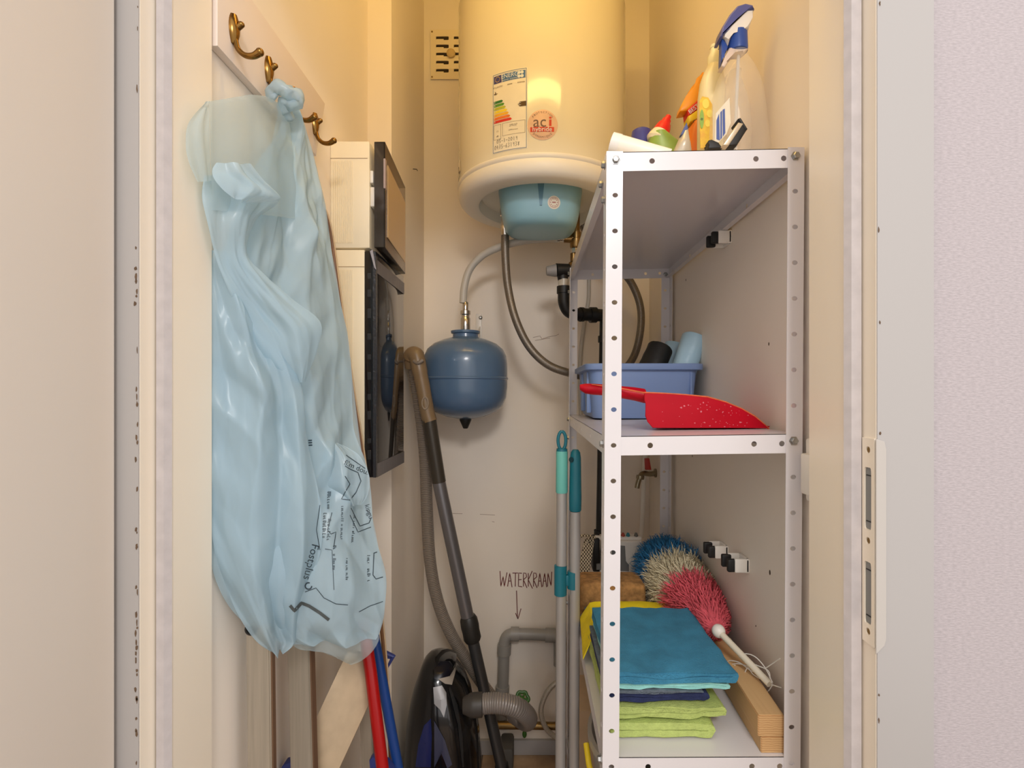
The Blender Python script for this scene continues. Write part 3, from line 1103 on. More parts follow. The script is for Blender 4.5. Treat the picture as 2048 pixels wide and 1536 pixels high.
for zt, sl in SHELVES:
    def zz(x, z, sl=sl):
        return z + sl * (x - RX0)
    b = B()
    x0, x1, y0, y1 = RX0 + .0015, RX1 - .0015, RY0 + .0015, RY1 - .0015

    def tf(u, v, w):
        return Vector((lean(u, zt), v, zz(u, zt - w)))
    plate(b, (x0, x1, y0, y1), [], .001, tf)
    hx = [x0 + .012, .183, .34, x1 - .029]
    plate(b, (x0, x1, -FH, 0), [(h, -.0145, .0042, .0042) for h in hx], .001, lambda u, v, w: Vector((lean(u, zt), y0 + w, zz(u, zt + v))), 14)
    plate(b, (x0, x1, -FH, 0), [(h, -.0145, .0042, .0042) for h in hx], .001, lambda u, v, w: Vector((lean(u, zt), y1 - w, zz(u, zt + v))), 14)
    hy = [y0 + .035, y0 + .2, y0 + .375, y0 + .55, y1 - .035]
    for xx, s in ((x0, 1), (x1, -1)):
        plate(b, (y0, y1, -FH, 0), [(h, -.0145, .0042, .0042) for h in hy], .001, lambda u, v, w: Vector((lean(xx + s * w, zt), u, zz(xx, zt + v))), 14)
    # inner returned lips under the deck
    box(b, x0 + .001, x0 + .012, y0, y1, zt - FH, zt - FH + .001)
    box(b, x1 - .012, x1 - .001, y0, y1, zz(x1, zt - FH), zz(x1, zt - FH) + .001)
    obj('shelf', b, STEEL, rack, smooth=False)


def bolt(p, ax):
    b = B()
    lathe_axis(b, [(.0072, 0), (.0072, .0008), (.0052, .001), (.0052, .0045), (.0042, .0056), (.002, .0058)], p, ax, 6)
    obj('bolt', b, ZINC, rack, smooth=False)


for zt, sl in SHELVES[:3]:
    if zt == ZT:
        bolt((RX0 + .0135, RY0 - .0002, zt - .0125), (0, -1, 0))
    if zt != SHELVES[2][0]:
        bolt((lean(RX1 - .0135, zt), RY0 - .0002, zt - .0125 + .006), (0, -1, 0))
    bolt((lean(RX0, zt) - .0002, RY0 + .016, zt - .0125), (-1, 0, 0))
    if zt == ZT:
        bolt((lean(RX0, zt) - .0002, RY0 + .016, zt - .0125 - PITCH), (-1, 0, 0))
        bolt((lean(RX0, zt) - .0002, RY0 + .045, zt - .031), (-1, 0, 0))
    bolt((lean(RX0, zt) - .0002, RY1 - .016, zt - .0125), (-1, 0, 0))
    bolt((lean(RX0, zt) - .0002, RY1 - .016, zt - .0125 - PITCH), (-1, 0, 0))
    bolt((lean(RX1 - .0135, zt), RY1 - .0022, zt - .0125), (0, -1, 0))


def ztop(x, i):
    return SHELVES[i][0] + SHELVES[i][1] * (x - RX0)


# ------------------------------------------------------------------ top shelf: cleaning bottles
Z0 = ZT


def pxprism(b, pts, d, thick, bev=.002, ox=1160, oy=0, k=4.096, seg=3):
    """side profile traced at zoom k, thickness centred on depth d"""
    prism(b, [U(ox + x / k, oy + y / k, d) + Vector((0, -thick / 2, 0)) for x, y in pts], (0, thick, 0), bev, seg)


# clear spray bottle
d = .885
bx_ = (1478 - CX) * d / F
zb0 = ztop(bx_, 0) + .0005
t = thing('spray_bottle', 'clear spray bottle with blue and white trigger head', 'spray bottle', (bx_, d, zb0))


def zpx(py, d):
    return H - (py - CY) * d / F


b = B()
secs = []
for px0, px1, py, hy in ((1424, 1532, 318, .036), (1421, 1535, 300, .040), (1423, 1530, 260, .040), (1426, 1524, 215, .040), (1430, 1520, 185, .038), (1436, 1512, 160, .034), (1447, 1502, 135, .026), (1459, 1493, 118, .017), (1463, 1490, 104, .014)):
    a, c = U(px0, py, d).x, U(px1, py, d).x
    secs.append(superring((a + c) / 2, d, zpx(py, d), (c - a) / 2, hy, 2.8, 32))
secs[0] = [Vector((p.x, p.y, zb0)) for p in secs[0]]
secs.insert(0, [Vector((bx_ + (p.x - bx_) * .9, d + (p.y - d) * .9, zb0)) for p in secs[0]])
loft(b, secs)
body = obj('bottle_body', b, CLEAR, t)
b = B(); pxprism(b, [(1100, 1190), (1112, 930), (1225, 800), (1235, 1010), (1200, 1100), (1110, 1195)], d - .0415, .0012, .0003, seg=1)
lb = obj('front_label', b, M('bottle label', (236, 224, 198), .4, var=(60, .05)), body)
b = B()
for pts in ([(1118, 985), (1140, 930), (1145, 1150), (1118, 1140)], [(1150, 920), (1163, 905), (1163, 1130), (1150, 1145)], [(1168, 900), (1186, 890), (1190, 1090), (1170, 1120)]):
    pxprism(b, pts, d - .0424, .0006, 0)
obj('label_stripe', b, flat('label navy', (72, 92, 156)), lb)
b = B(); tube(b, [U(1477, 110, d), U(1473, 200, d), U(1470, 300, d)], .003, 8)
obj('dip_tube', b, M('milky tube', (226, 222, 214), .3, alpha=.6, bump=(60, .02)), body)
b = B(); lathe(b, [(.012, zpx(106, d)), (.0165, zpx(104, d)), (.0170, zpx(98, d)), (.0160, zpx(67, d)), (.012, zpx(65, d))], ((1475 - CX) * d / F, d), 28)
obj('collar', b, M('royal blue plastic', (44, 78, 156), .35, bump=(60, .03)), t)
b = B(); pxprism(b, [(1150, 330), (1240, 195), (1330, 130), (1396, 128), (1385, 195), (1355, 285), (1285, 285), (1215, 305), (1195, 400), (1172, 345)], d, .030, .004)
hd = obj('trigger_head', b, WHITEP, t)
b = B(); pxprism(b, [(1120, 350), (1140, 270), (1200, 170), (1260, 102), (1325, 82), (1385, 95), (1400, 128), (1325, 134), (1240, 198), (1168, 292), (1146, 350)], d, .034, .004)
obj('head_cover', b, M('slate blue plastic', (84, 90, 150), .35, bump=(60, .03)), hd)
b = B(); pxprism(b, [(1150, 335), (1172, 345), (1205, 400), (1190, 440), (1160, 490), (1142, 555)], d, .014, .002)
obj('trigger_inner', b, MATS['royal blue plastic'], hd)
b = B(); pxprism(b, [(1208, 418), (1360, 400), (1358, 430), (1320, 462), (1250, 440), (1222, 470), (1195, 540), (1170, 578), (1140, 570), (1150, 545), (1172, 490)], d, .020, .003)
obj('trigger', b, M('blush plastic', (226, 204, 186), .35, bump=(60, .03)), hd)

# second clear bottle behind (wrinkled plastic refill)
d2 = .96
t = thing('clear_refill_bottle', 'crinkled colourless plastic bottle behind the spray bottle', 'bottle', ((1512 - CX) * d2 / F, d2, ztop(.4, 0)))
b = B()
cx2 = (1500 - CX) * d2 / F - .036
secs = [superring(cx2, d2, z, hx * (1 + .03 * math.sin(i * 2.1)), .034, 2.6, 28) for i, (z, hx) in enumerate(((Z0 + .007, .034), (Z0 + .03, .036), (Z0 + .08, .034), (Z0 + .12, .0345), (Z0 + .16, .032), (Z0 + .19, .024), (Z0 + .21, .012), (Z0 + .225, .012)))]
loft(b, secs)
obj('bottle_body', b, M('crinkled clear plastic', (246, 232, 208), .18, alpha=.3, bump=(70, .8)), t)

# yellow-white dish soap bottle
d = .955
bx_ = (1420 - CX) * d / F
t = thing('dish_soap_bottle', 'white dish soap bottle with yellow lemon label', 'bottle', (bx_, d, ztop(bx_, 0)))
b = B()
secs = []
for px0, px1, py, hy in ((1398, 1448, 325, .022), (1396, 1450, 300, .025), (1396, 1450, 240, .025), (1397, 1450, 195, .025), (1401, 1448, 165, .022), (1408, 1444, 145, .018), (1416, 1441, 132, .013)):
    a, c = U(px0, py, d).x, U(px1, py, d).x
    secs.append(superring((a + c) / 2, d, zpx(py, d), (c - a) / 2, hy, 2.4, 28))
secs.insert(0, [Vector((p.x, p.y, ztop(bx_, 0) + .0005)) for p in secs[0]])
loft(b, secs)
body = obj('bottle_body', b, M('cream bottle plastic', (240, 224, 176), .3, bump=(60, .03)), t)
cxs = (1429 - CX) * d / F
b = B(); lathe(b, [(.0125, zpx(134, d)), (.0125, zpx(114, d)), (.009, zpx(108, d)), (.0075, zpx(98, d)), (.0085, zpx(97, d)), (.0085, zpx(92, d)), (.005, zpx(91, d))], (cxs, d), 22)
obj('cap', b, M('pale yellow cap', (240, 228, 178), .35, bump=(60, .02)), t)
b = B(); pxprism(b, [(978, 830), (1000, 790), (1050, 800), (1085, 860), (1088, 1215), (985, 1215)], d - .0262, .0016, .0004, seg=1)
lb = obj('lemon_label', b, M('lemon label', (244, 206, 58), .4, var=(120, 0, 3), c2=(236, 180, 60)), body)
b = B()
for cx_, cy_, r in ((1030, 850, 40), (1062, 930, 34), (1045, 1010, 30)):
    pxprism(b, [(cx_ + r * .7 * math.cos(k * math.pi / 8), cy_ + r * math.sin(k * math.pi / 8)) for k in range(16)], d - .0274, .0006, 0)
obj('lemon_print', b, flat('lemon print', (250, 224, 90)), lb)
b = B(); pxprism(b, [(998 + 17 * math.cos(k * math.pi / 8), 975 + 78 * math.sin(k * math.pi / 8)) for k in range(16)], d - .0280, .0006, 0)
obj('green_badge', b, flat('badge green', (150, 184, 76)), lb)
b = B(); put2d(b, xform(disc2d(9, 12, 1, 5), 0, 0, 1.4), lambda x, y: U(1160 + (998 + x) / 4.096, (975 - y) / 4.096, d - .0290))
obj('badge_print', b, PRINT, lb)

# orange trigger bottle
d = 1.04
bx_ = (1392 - CX) * d / F
t = thing('orange_spray_bottle', 'orange trigger spray bottle with red and yellow label', 'spray bottle', (bx_, d, ztop(bx_, 0)))
b = B(); pxprism(b, [(800, 945), (808, 900), (850, 820), (900, 740), (948, 690), (985, 622), (1012, 622), (1005, 680), (985, 760), (975, 850), (870, 930), (850, 938)], d, .03, .004)
obj('trigger_head', b, M('orange plastic', (240, 154, 28), .4, bump=(60, .04)), t)
b = B(); pxprism(b, [(862, 930), (975, 825), (990, 900), (868, 985)], d, .034, .003)
sl_ = obj('red_sleeve', b, M('sleeve red', (216, 48, 32), .4, bump=(60, .03)), t)
b = B(); put2d(b, xform(text2d('BEST', 46), 0, 0, .68), lambda x, y: U(1160 + (932 + x) / 4.096, (892 - y) / 4.096, d - .0178))
obj('sleeve_text', b, MATS['white print'], sl_)
b = B(); pxprism(b, [(866, 985), (988, 900), (996, 985), (880, 1035)], d, .034, .003)
ys = obj('yellow_sleeve', b, M('sleeve yellow', (244, 208, 46), .4, bump=(60, .03)), t)
b = B(); put2d(b, xform(text2d('OX', 40), 0, 0, .55), lambda x, y: U(1160 + (955 + x) / 4.096, (990 - y) / 4.096, d - .0178))
obj('sleeve_letters', b, PRINT, ys)
b = B()
secs = [superring((1398 - CX) * d / F, d, z, hx, .026, 2.6, 24) for z, hx in ((ztop(bx_, 0) + .001, .032), (ztop(bx_, 0) + .04, .033), (ztop(bx_, 0) + .10, .031), (zpx(262, d), .024), (zpx(250, d), .016))]
loft(b, secs)
obj('bottle_body', b, M('orange bottle', (232, 122, 36), .35, bump=(60, .03)), t)

# foil pouch
d = .93
bx_ = (1366 - CX) * d / F
t = thing('detergent_pouch', 'small crumpled silver pouch with blue corner between the bottles', 'pouch', (bx_, d, ztop(bx_, 0)))
b = B()
secs = []
for k in range(9):
    f = k / 8
    py = 318 - f * 68
    w = (42 * (1 - f) + 3) * d / F
    cx_ = (1362 + 10 * f - CX) * d / F
    th = .016 * math.sin(math.pi * min(1, .25 + f * .75)) + .0012
    secs.append([p + Vector((0, .003 * noise.noise(p * 60), 0)) for p in superring(cx_, d, zpx(py, d), w / 2, th, 2.2, 20)])
secs.insert(0, [Vector((p.x, p.y, ztop(bx_, 0) + .0008)) for p in secs[0]])
loft(b, secs)
body = obj('pouch_body', b, M('silver pouch', (206, 194, 172), .3, .2, bump=(40, .5)), t)
b = B(); pxprism(b, [(868, 1012), (880, 1060), (845, 1105), (815, 1120)], d - .006, .010, .001)
obj('blue_corner', b, flat('pouch blue', (84, 98, 150)), body)

# toilet cleaner bottle with angled neck
d = 1.10
bx_ = (1326 - CX) * d / F
zb0 = ztop(bx_, 0) + .001
t = thing('toilet_cleaner_bottle', 'green bottle with white shoulder and angled red spout', 'bottle', (bx_, d, zb0))
b = B()
secs = [superring(bx_ + ox, d, z, hx, .024, 2.4, 24) for z, hx, ox in ((zb0, .034, .004), (zb0 + .06, .036, .004), (zpx(300, d), .040, .006), (zpx(288, d), .034, .001), (zpx(277, d), .024, -.006), (zpx(270, d), .016, -.009))]
loft(b, secs)
obj('bottle_body', b, M('green cleaner', (156, 186, 84), .35, var=(30, .3)), t)
n0, n1 = U(1313, 283, d), U(1338, 231, d)


def neck(f0, f1, prof):
    b = B()
    tube(b, [n0.lerp(n1, f) for f, r in prof], [r for f, r in prof], 22)
    return b


obj('shoulder', neck(0, 1, [(-.05, .020), (.05, .024), (.2, .022), (.34, .0185), (.36, .012)]), M('ivory shoulder', (240, 228, 190), .35, bump=(60, .02)), t)
obj('spout', neck(0, 1, [(.28, .016), (.36, .0185), (.55, .016), (.66, .0135), (.68, .0105), (.82, .0095), (.84, .007), (.97, .006), (1.0, .004)]), M('red spout', (230, 30, 24), .35, bump=(60, .03)), t)

# blue dome cap
d = 1.13
bx_ = (1283 - CX) * d / F
t = thing('deodoriser_can', 'white can with rounded dark blue cap at the back of the top shelf', 'can', (bx_, d, ztop(bx_, 0)))
b = B(); lathe(b, [(.020, ztop(bx_, 0) + .001), (.022, ztop(bx_, 0) + .004), (.022, zpx(305, d)), (.02, zpx(302, d))], (bx_, d), 28)
obj('can_body', b, WHITEP, t)
b = B(); lathe(b, [(.0225, zpx(306, d)), (.0225, zpx(272, d)), (.021, zpx(264, d)), (.015, zpx(260, d)), (.006, zpx(258.5, d))], (bx_, d), 28)
obj('cap', b, M('indigo cap', (62, 66, 140), .35, bump=(60, .02)), t)

# white tube lying at the front left
t = thing('white_tube', 'white squeeze tube lying on the top shelf above the left post', 'tube', U(1270, 300, .83))
b = B()
secs = []
c0, c1 = U(1226, 287, .845), U(1338, 317, .83)
for k in range(9):
    f = k / 8
    c = c0.lerp(c1, f)
    hz = .0165 * (1 - .15 * f)
    hy = .0165
    s, u = frame_of(c1 - c0)
    secs.append([c + s * math.cos(2 * math.pi * i / 20) * hy + u * math.sin(2 * math.pi * i / 20) * hz for i in range(20)])
loft(b, secs)
obj('tube_body', b, M('glossy white tube', (246, 238, 222), .25, bump=(20, .08)), t)
b = B()
s, u = frame_of(c1 - c0)
loft(b, [[c0 + (c1 - c0) * f + (s * math.cos(2 * math.pi * i / 20) + u * math.sin(2 * math.pi * i / 20)) * .0169 for i in range(20)] for f in (-.03, 0, .12)])
obj('crimp', b, WHITEP, t)

# window squeegee
t = thing('window_squeegee', 'small black-bladed window squeegee leaning on the top shelf edge', 'squeegee', U(1450, 290, .84))
d = .835
b = B(); pxprism(b, [(1185, 1225), (1300, 1040), (1340, 1095), (1258, 1225)], d, .03, .002)
obj('blade_holder', b, BLACK, t)
b = B(); pxprism(b, [(1140, 1225), (1270, 1040), (1310, 1050), (1192, 1225)], d - .004, .03, .002)
obj('blade', b, M('pale steel', (214, 200, 176), .3, .5, bump=(60, .02)), t)
b = B(); pxprism(b, [(1265, 1012), (1285, 1005), (1342, 1095), (1325, 1110)], d, .032, .002)
obj('blade_end', b, BLACK, t)
b = B(); pxprism(b, [(1035, 1215), (1045, 1185), (1040, 1170), (1062, 1165), (1120, 1190), (1150, 1235), (1035, 1240)], d, .02, .002)
obj('handle_clip', b, BLACK, t)

# ------------------------------------------------------------------ middle shelf
ZM = SHELVES[1][0]
t = thing('storage_bin', 'periwinkle blue plastic bin on the middle shelf', 'bin', (.27, 1.36, ZM + .005))
zbn = ZM + .0046
XA, XB_, YA, YB_ = .1275, .4095, 1.20, 1.515


def rrect(x0, x1, y0, y1, z, r=.02, n=5):
    out = []
    for cx_, cy_, a0 in ((x1 - r, y1 - r, 0), (x0 + r, y1 - r, 90), (x0 + r, y0 + r, 180), (x1 - r, y0 + r, 270)):
        for k in range(n):
            a = math.radians(a0 + 90 * k / (n - 1))
            out.append(Vector((cx_ + r * math.cos(a), cy_ + r * math.sin(a), z)))
    return out


b = B()
zr = 1.3485


def bs(ins, z, r=.025):
    return rrect(XA + ins, XB_ - ins, YA + ins, YB_ - ins, z, r)


secs = [bs(.024, zbn), bs(.0205, zbn + .006), bs(.012, zr - .018), bs(.012, zr - .016), bs(.001, zr - .0145), bs(0, zr - .012), bs(0, zr - .002), bs(.002, zr), bs(.010, zr), bs(.013, zr - .004), bs(.022, zbn + .012), bs(.026, zbn + .004)]
loft(b, secs)
bino = obj('bin_shell', b, BINM, t)
b = B(); box(b, .377, .380, YA + .0118, YA + .02, zbn + .01, zr - .018)
obj('rib', b, BINM, bino)
for yy in (.05, .18):
    b = B(); box(b, XA + .008, XA + .02, YA + yy, YA + yy + .025, zbn + .012, zr - .018, .003)
    obj('rib', b, BINM, bino)


def roll(label, mat, pts, r, seed):
    b = B()
    p0, p1 = pts
    n = 28
    s, u = frame_of(p1 - p0)
    secs = []
    ln = (p1 - p0).length
    for k in range(7):
        f = k / 6
        c = p0.lerp(p1, f)
        secs.append([c + (s * math.cos(2 * math.pi * i / n) + u * math.sin(2 * math.pi * i / n)) * r * (1 + .07 * noise.noise(Vector((math.cos(2 * math.pi * i / n) * 2, math.sin(2 * math.pi * i / n) * 2, f * 3 + seed)))) for i in range(n)])
    secs.append([p1 + (q - p1) * .7 - (p1 - p0).normalized() * .004 for q in secs[-1]])
    secs.append([p1 + (q - p1) * .3 - (p1 - p0).normalized() * .012 for q in secs[-1]])
    loft(b, secs)
    tt = thing('bin_liner_roll', label, 'bag roll', p0, 'rolls of bin liners in the blue bin')
    obj('roll', b, mat, tt)
    b = B()
    pr = []
    for k in range(40):
        a = k * .42
        rr = r * (.95 - .6 * k / 40)
        pr.append(p1 + (s * math.cos(a) + u * math.sin(a)) * rr + (p1 - p0).normalized() * .0006)
    tube(b, pr, .0011, 5)
    obj('layer_edge', b, mat, tt)


roll('black roll of bin liners leaning in the blue bin', BLACKBAG, (U(1295, 755, 1.30), U(1320, 697, 1.33)), .033, 1)
roll('pale blue bin liner roll standing tallest in the blue bin', BLUEBAG, (U(1362, 755, 1.27), U(1390, 675, 1.29)), .031, 4)
roll('short blue bin liner roll tucked between the black and tall blue rolls', BLUEBAG, (U(1335, 755, 1.38), U(1350, 690, 1.40)), .028, 8)

# red dustpan, open side towards the wall
t = thing('dustpan', 'dusty red plastic dustpan lying on the middle shelf', 'dustpan', U(1420, 858, .90))
K3, OX3, OY3 = 3.793, 1120, 600


def P3(x, y, d):
    return U(OX3 + x / K3, OY3 + y / K3, d)


d = .875
prof_top = [(640, 705), (800, 712), (950, 722), (1120, 738), (1260, 778), (1380, 828), (1480, 885), (1550, 945), (1588, 982)]
zdeck = ZM + .006
side = [P3(x, y, d) for x, y in prof_top]
low = [P3(x, y, d) for x, y in ((1588, 986), (1395, 985), (1100, 988), (760, 980), (705, 970), (665, 925), (648, 880), (650, 830), (655, 790), (640, 765))]
for p in low:
    p.z = max(p.z, zdeck)
b = B()
prism(b, side + low, (0, .003, 0), .0008, 1)
XPB, XPT = P3(640, 700, d).x, P3(1588, 980, d).x


def far(p):
    k = max(0, 1 - (p.x - XPB) / (XPT - XPB))
    return p + Vector((.052 * k, .16, 0))


prism(b, [far(p) for p in side + low], (0, .003, 0), .0008, 1)
# floor and curved back between the two cheeks
strip = [P3(x, y, d) for x, y in ((1588, 984), (1395, 984), (1100, 984), (760, 978), (705, 966), (668, 922), (652, 880), (654, 830), (658, 790), (644, 765), (640, 708))]
for p in strip:
    p.z = max(p.z, zdeck + .001)
secs = []
for p in strip:
    q = far(p)
    secs.append([p + Vector((0, .001, 0)), q + Vector((0, .002, 0)), q + Vector((.002, .002, .002)), p + Vector((.002, .001, .002))])
loft(b, secs)
pan = obj('pan', b, REDPAN, t)
b = B()
hp = [(640, 728, .019, .013), (560, 712, .015, .012), (470, 700, .013, .011), (400, 690, .012, .010), (330, 682, .0125, .010), (250, 677, .014, .010), (190, 672, .013, .009), (150, 662, .007, .005)]
secs = []
for x, y, hy, hz in hp:
    c = P3(x, y, d) + Vector((0, .10, 0))
    c = U(OX3 + x / K3, OY3 + y / K3, d + .04)
    secs.append([c + Vector((0, hy * math.cos(a), hz * math.sin(a))) for a in [2 * math.pi * i / 16 for i in range(16)]])
loft(b, secs)
obj('handle', b, REDPAN, t)
b = B()
for k in range(13):
    f = k / 12
    x = 960 + f * 290
    y = 722 + (738 - 722) * min(1, (x - 950) / 170) + max(0, (x - 1120)) / 140 * 40
    c = P3(x, y, d)
    box(b, c.x - .0009, c.x + .0009, d + .001, d + .02, c.z - .001, c.z + .0022)
obj('comb_teeth', b, M('dusty red teeth', (196, 120, 120), .6, var=(60, .2)), t, smooth=False)
b = B()
rnd = random.Random(3)
for k in range(54):
    f = rnd.random()
    x = 700 + rnd.triangular(0, 780, 560)
    y = rnd.uniform(760 + max(0, x - 1200) * .45, 965)
    r = rnd.choice((2, 2.5, 3, 3, 5, 7)) * rnd.uniform(.7, 1.3)
    prism(b, [P3(x + r * math.cos(a) * rnd.uniform(.5, 1.6), y + r * math.sin(a) * rnd.uniform(.4, 1.2), d) + Vector((0, -.0003, 0)) for a in [2 * math.pi * i / 7 for i in range(7)]], (0, .0004, 0))
obj('dust_specks', b, M('dust on red', (222, 120, 132), .8, var=(60, .2)), pan, smooth=False, kind='stuff')
b = B()
tube(b, [p + Vector((0, .0015, .0006)) for p in side], .0016, 6)
tube(b, [P3(640, 705, d) + Vector((0, 0, 0)), P3(470, 672, d + .02), P3(240, 640, d + .03)], [.0016, .0014, .001], 6)
obj('rim', b, M('orange red rim', (232, 112, 64), .5, var=(80, .3)), t)

# ------------------------------------------------------------------ bottom shelf
ZL = SHELVES[2][0] + .0008


def folded(name, label, cat, mat, x0, x1, y0, y1, z0, th, layers, seed, slope=0.0, amp=.0025, wob=.0, fat=1.0, shear=0.0, group=None):
    """cloth folded to and fro: a thick ribbon in the x-z plane carried along y"""
    path = []
    for l in range(layers):
        z = z0 + th * (.5 + l)
        xa, xb = (x0, x1) if l % 2 == 0 else (x1, x0)
        nn = 16
        for k in range(nn + 1):
            path.append((xa + (xb - xa) * k / nn, z))
        if l < layers - 1:
            sgn = 1 if l % 2 == 0 else -1
            for k in range(1, 6):
                a = -math.pi / 2 + math.pi * k / 6
                path.append((xb + sgn * th * .55 * fat * math.cos(a), z + th * .5 + th * .5 * math.sin(a)))
    hw = th * .46
    outer, inner = [], []
    for i, (x, z) in enumerate(path):
        ax_, az_ = path[max(0, i - 1)]
        bx2, bz2 = path[min(len(path) - 1, i + 1)]
        dx, dz = bx2 - ax_, bz2 - az_
        l = math.hypot(dx, dz) or 1
        outer.append((x - dz / l * hw, z + dx / l * hw))
        inner.append((x + dz / l * hw, z - dx / l * hw))
    sec2 = outer + list(reversed(inner))
    b = B()
    ny = 14
    secs = []
    for j in range(ny + 1):
        f = j / ny
        y = y0 + (y1 - y0) * f
        rnd_ = math.sin(math.pi * min(1, max(0, f * 6)) / 2) if f < .17 else 1
        sec = []
        for x, z in sec2:
            nz = amp * noise.noise(Vector((x * 22, y * 22, seed + z * 30))) + amp * .8 * noise.noise(Vector((x * 60, y * 40, seed)))
            nx = amp * 1.2 * noise.noise(Vector((z * 90, y * 16, seed + 5)))
            zc = z0 + th * layers / 2
            zq = zc + (z - zc) * (.86 + .14 * rnd_)
            sec.append(Vector((x + nx + shear * (y - y0), y + wob * noise.noise(Vector((x * 15, z * 200, seed + 9))), max(zq + nz + slope * (y - y0), z0 - .001 + slope * (y - y0)))))
        secs.append(sec)
    loft(b, secs)
    return obj(name, b, mat, label=label, cat=cat, group=group, sharp=70)


cloths = 'folded cloths on the bottom shelf'
folded('cleaning_cloth', 'lime green folded cloth at the bottom of the stack', 'cloth', TERRYL, .126, .279, .815, 1.06, ZL + .001, .0130, 2, 1, 0, .0028, .006, 1.2, group=cloths)
folded('cleaning_cloth', 'lime green folded cloth with thick rounded fold, second from the bottom', 'cloth', TERRYL, .119, .298, .820, 1.08, ZL + .0275, .0112, 2, 3, -.01, .0032, .006, 1.8, group=cloths)
folded('cleaning_cloth', 'navy blue folded cloth in the middle of the stack', 'cloth', TERRYN, .122, .280, .826, 1.05, ZL + .0515, .0082, 2, 5, 0, .0026, .008, 1, group=cloths)
folded('cleaning_cloth', 'thin grey microfibre cloth above the navy one', 'cloth', TERRYG, .120, .274, .820, 1.05, ZL + .0690, .0026, 2, 6, 0, .0018, .006, 1, group=cloths)
folded('cleaning_cloth', 'mint green folded cloth under the teal one', 'cloth', TERRYM, .128, .312, .823, 1.05, ZL + .0745, .0058, 2, 7, .0, .0030, .008, 1.4, group=cloths)
folded('cleaning_cloth', 'big teal folded microfibre cloth on top of the stack', 'cloth', TERRYT, .130, .320, .815, 1.05, ZL + .0865, .0105, 2, 11, .012, .0036, .008, 1.1, -.02, group=cloths)

b = B()
g = 18
grid = []
for j in range(g + 1):
    row = []
    for i in range(g + 1):
        f, h = i / g, j / g
        px = 1166 + (1340 - 1166) * f - 6 * h
        d = 1.035 + .13 * h
        x = (px - CX) * d / F
        z = ZL + .066 + .008 * noise.noise(Vector((f * 4, h * 4, 2))) - .05 * max(0, .12 - f) / .12 * (1 - .3 * h) + .01 * h
        row.append(Vector((x, d, z)))
    grid.append(row)
rings = [[b.verts.new(p) for p in r] for r in grid]
low = [[b.verts.new(p + Vector((0, 0, -.006))) for p in r] for r in grid]
for j in range(g):
    for i in range(g):
        b.faces.new((rings[j][i], rings[j][i + 1], rings[j + 1][i + 1], rings[j + 1][i]))
        b.faces.new((low[j][i], low[j + 1][i], low[j + 1][i + 1], low[j][i + 1]))
for i in range(g):
    b.faces.new((rings[0][i], low[0][i], low[0][i + 1], rings[0][i + 1]))
    b.faces.new((rings[g][i], rings[g][i + 1], low[g][i + 1], low[g][i]))
    b.faces.new((rings[i][0], rings[i + 1][0], low[i + 1][0], low[i][0]))
    b.faces.new((rings[i][g], low[i][g], low[i + 1][g], rings[i + 1][g]))
obj('yellow_cloth', b, YELLC, label='bright yellow cleaning cloth between the sponge and the teal cloth', cat='cloth', group=cloths)
folded('cleaning_cloth', 'pile of light grey cloths underneath the yellow cloth', 'cloth', TERRYG, .124, .30, 1.075, 1.19, ZL + .001, .013, 4, 21, 0, .002, .002, group=cloths)

b = B()
sx0, sx1 = (1160 - CX) * 1.22 / F, (1291 - CX) * 1.22 / F
box(b, sx0, sx1, 1.205, 1.30, ZL, zpx(1167, 1.21), .014, 4)
obj('sponge', b, SPONGE, label='large brown porous sponge behind the yellow cloth', cat='sponge')

# iron rest / appliance at the back
d = 1.42
t = thing('iron_rest', 'white plastic iron rest with grey recess at the back of the bottom shelf', 'iron rest', U(1245, 1170, d))
za = ZL + .002
b = B()
pts = [U(1196, 1168, d), U(1306, 1168, d), U(1298, 1120, d), U(1284, 1082, d), U(1206, 1082, d)]
for p in pts[:2]:
    p.z = za
prism(b, pts, (0, .075, 0), .006, 3)
sh = obj('rest_shell', b, WHITEP, t)
b = B()
prism(b, [U(x, y, d - .0015) for x, y in ((1193, 1140), (1258, 1143), (1258, 1130), (1251, 1122), (1250, 1092), (1225, 1090), (1222, 1125), (1193, 1128))], (0, .004, 0), .001, 1)
obj('grey_recess', b, GREYP, sh)
b = B()
tube(b, [U(1190, 1076, d + .02), U(1282, 1078, d + .02)], .008, 12)
obj('top_rail', b, WHITEP, t)
for px, c in ((1246, (168, 60, 40)), (1256, (40, 128, 140)), (1272, (110, 106, 96))):
    b = B(); lathe_axis(b, [(.004, 0), (.006, .004), (.003, .012)], U(px, 1074, d + .02), (0, 0, 1), 10)
    obj('button', b, M('button %d' % px, c, .4, bump=(60, .02)), t)
b = B(); box(b, U(1186, 1, d).x, U(1200, 1, d).x, d + .002, d + .05, zpx(1145, d), zpx(1078, d), .004)
obj('dark_block', b, BLACK, t)


def rope_mat():
    m = bpy.data.materials.new('striped textile cord')
    m.use_nodes = True
    nt = m.node_tree
    p = nt.nodes['Principled BSDF']
    p.inputs['Roughness'].default_value = .9
    tc = nt.nodes.new('ShaderNodeTexCoord')
    mp = nt.nodes.new('ShaderNodeMapping')
    mp.inputs['Scale'].default_value = (260, 60, 200)
    ck = nt.nodes.new('ShaderNodeTexChecker')
    ck.inputs['Scale'].default_value = 1.0
    ck.inputs[1].default_value = lin((226, 212, 184))
    ck.inputs[2].default_value = lin((84, 72, 58))
    nt.links.new(tc.outputs['Object'], mp.inputs[0])
    nt.links.new(mp.outputs[0], ck.inputs[0])
    nt.links.new(ck.outputs[0], p.inputs['Base Color'])
    return m


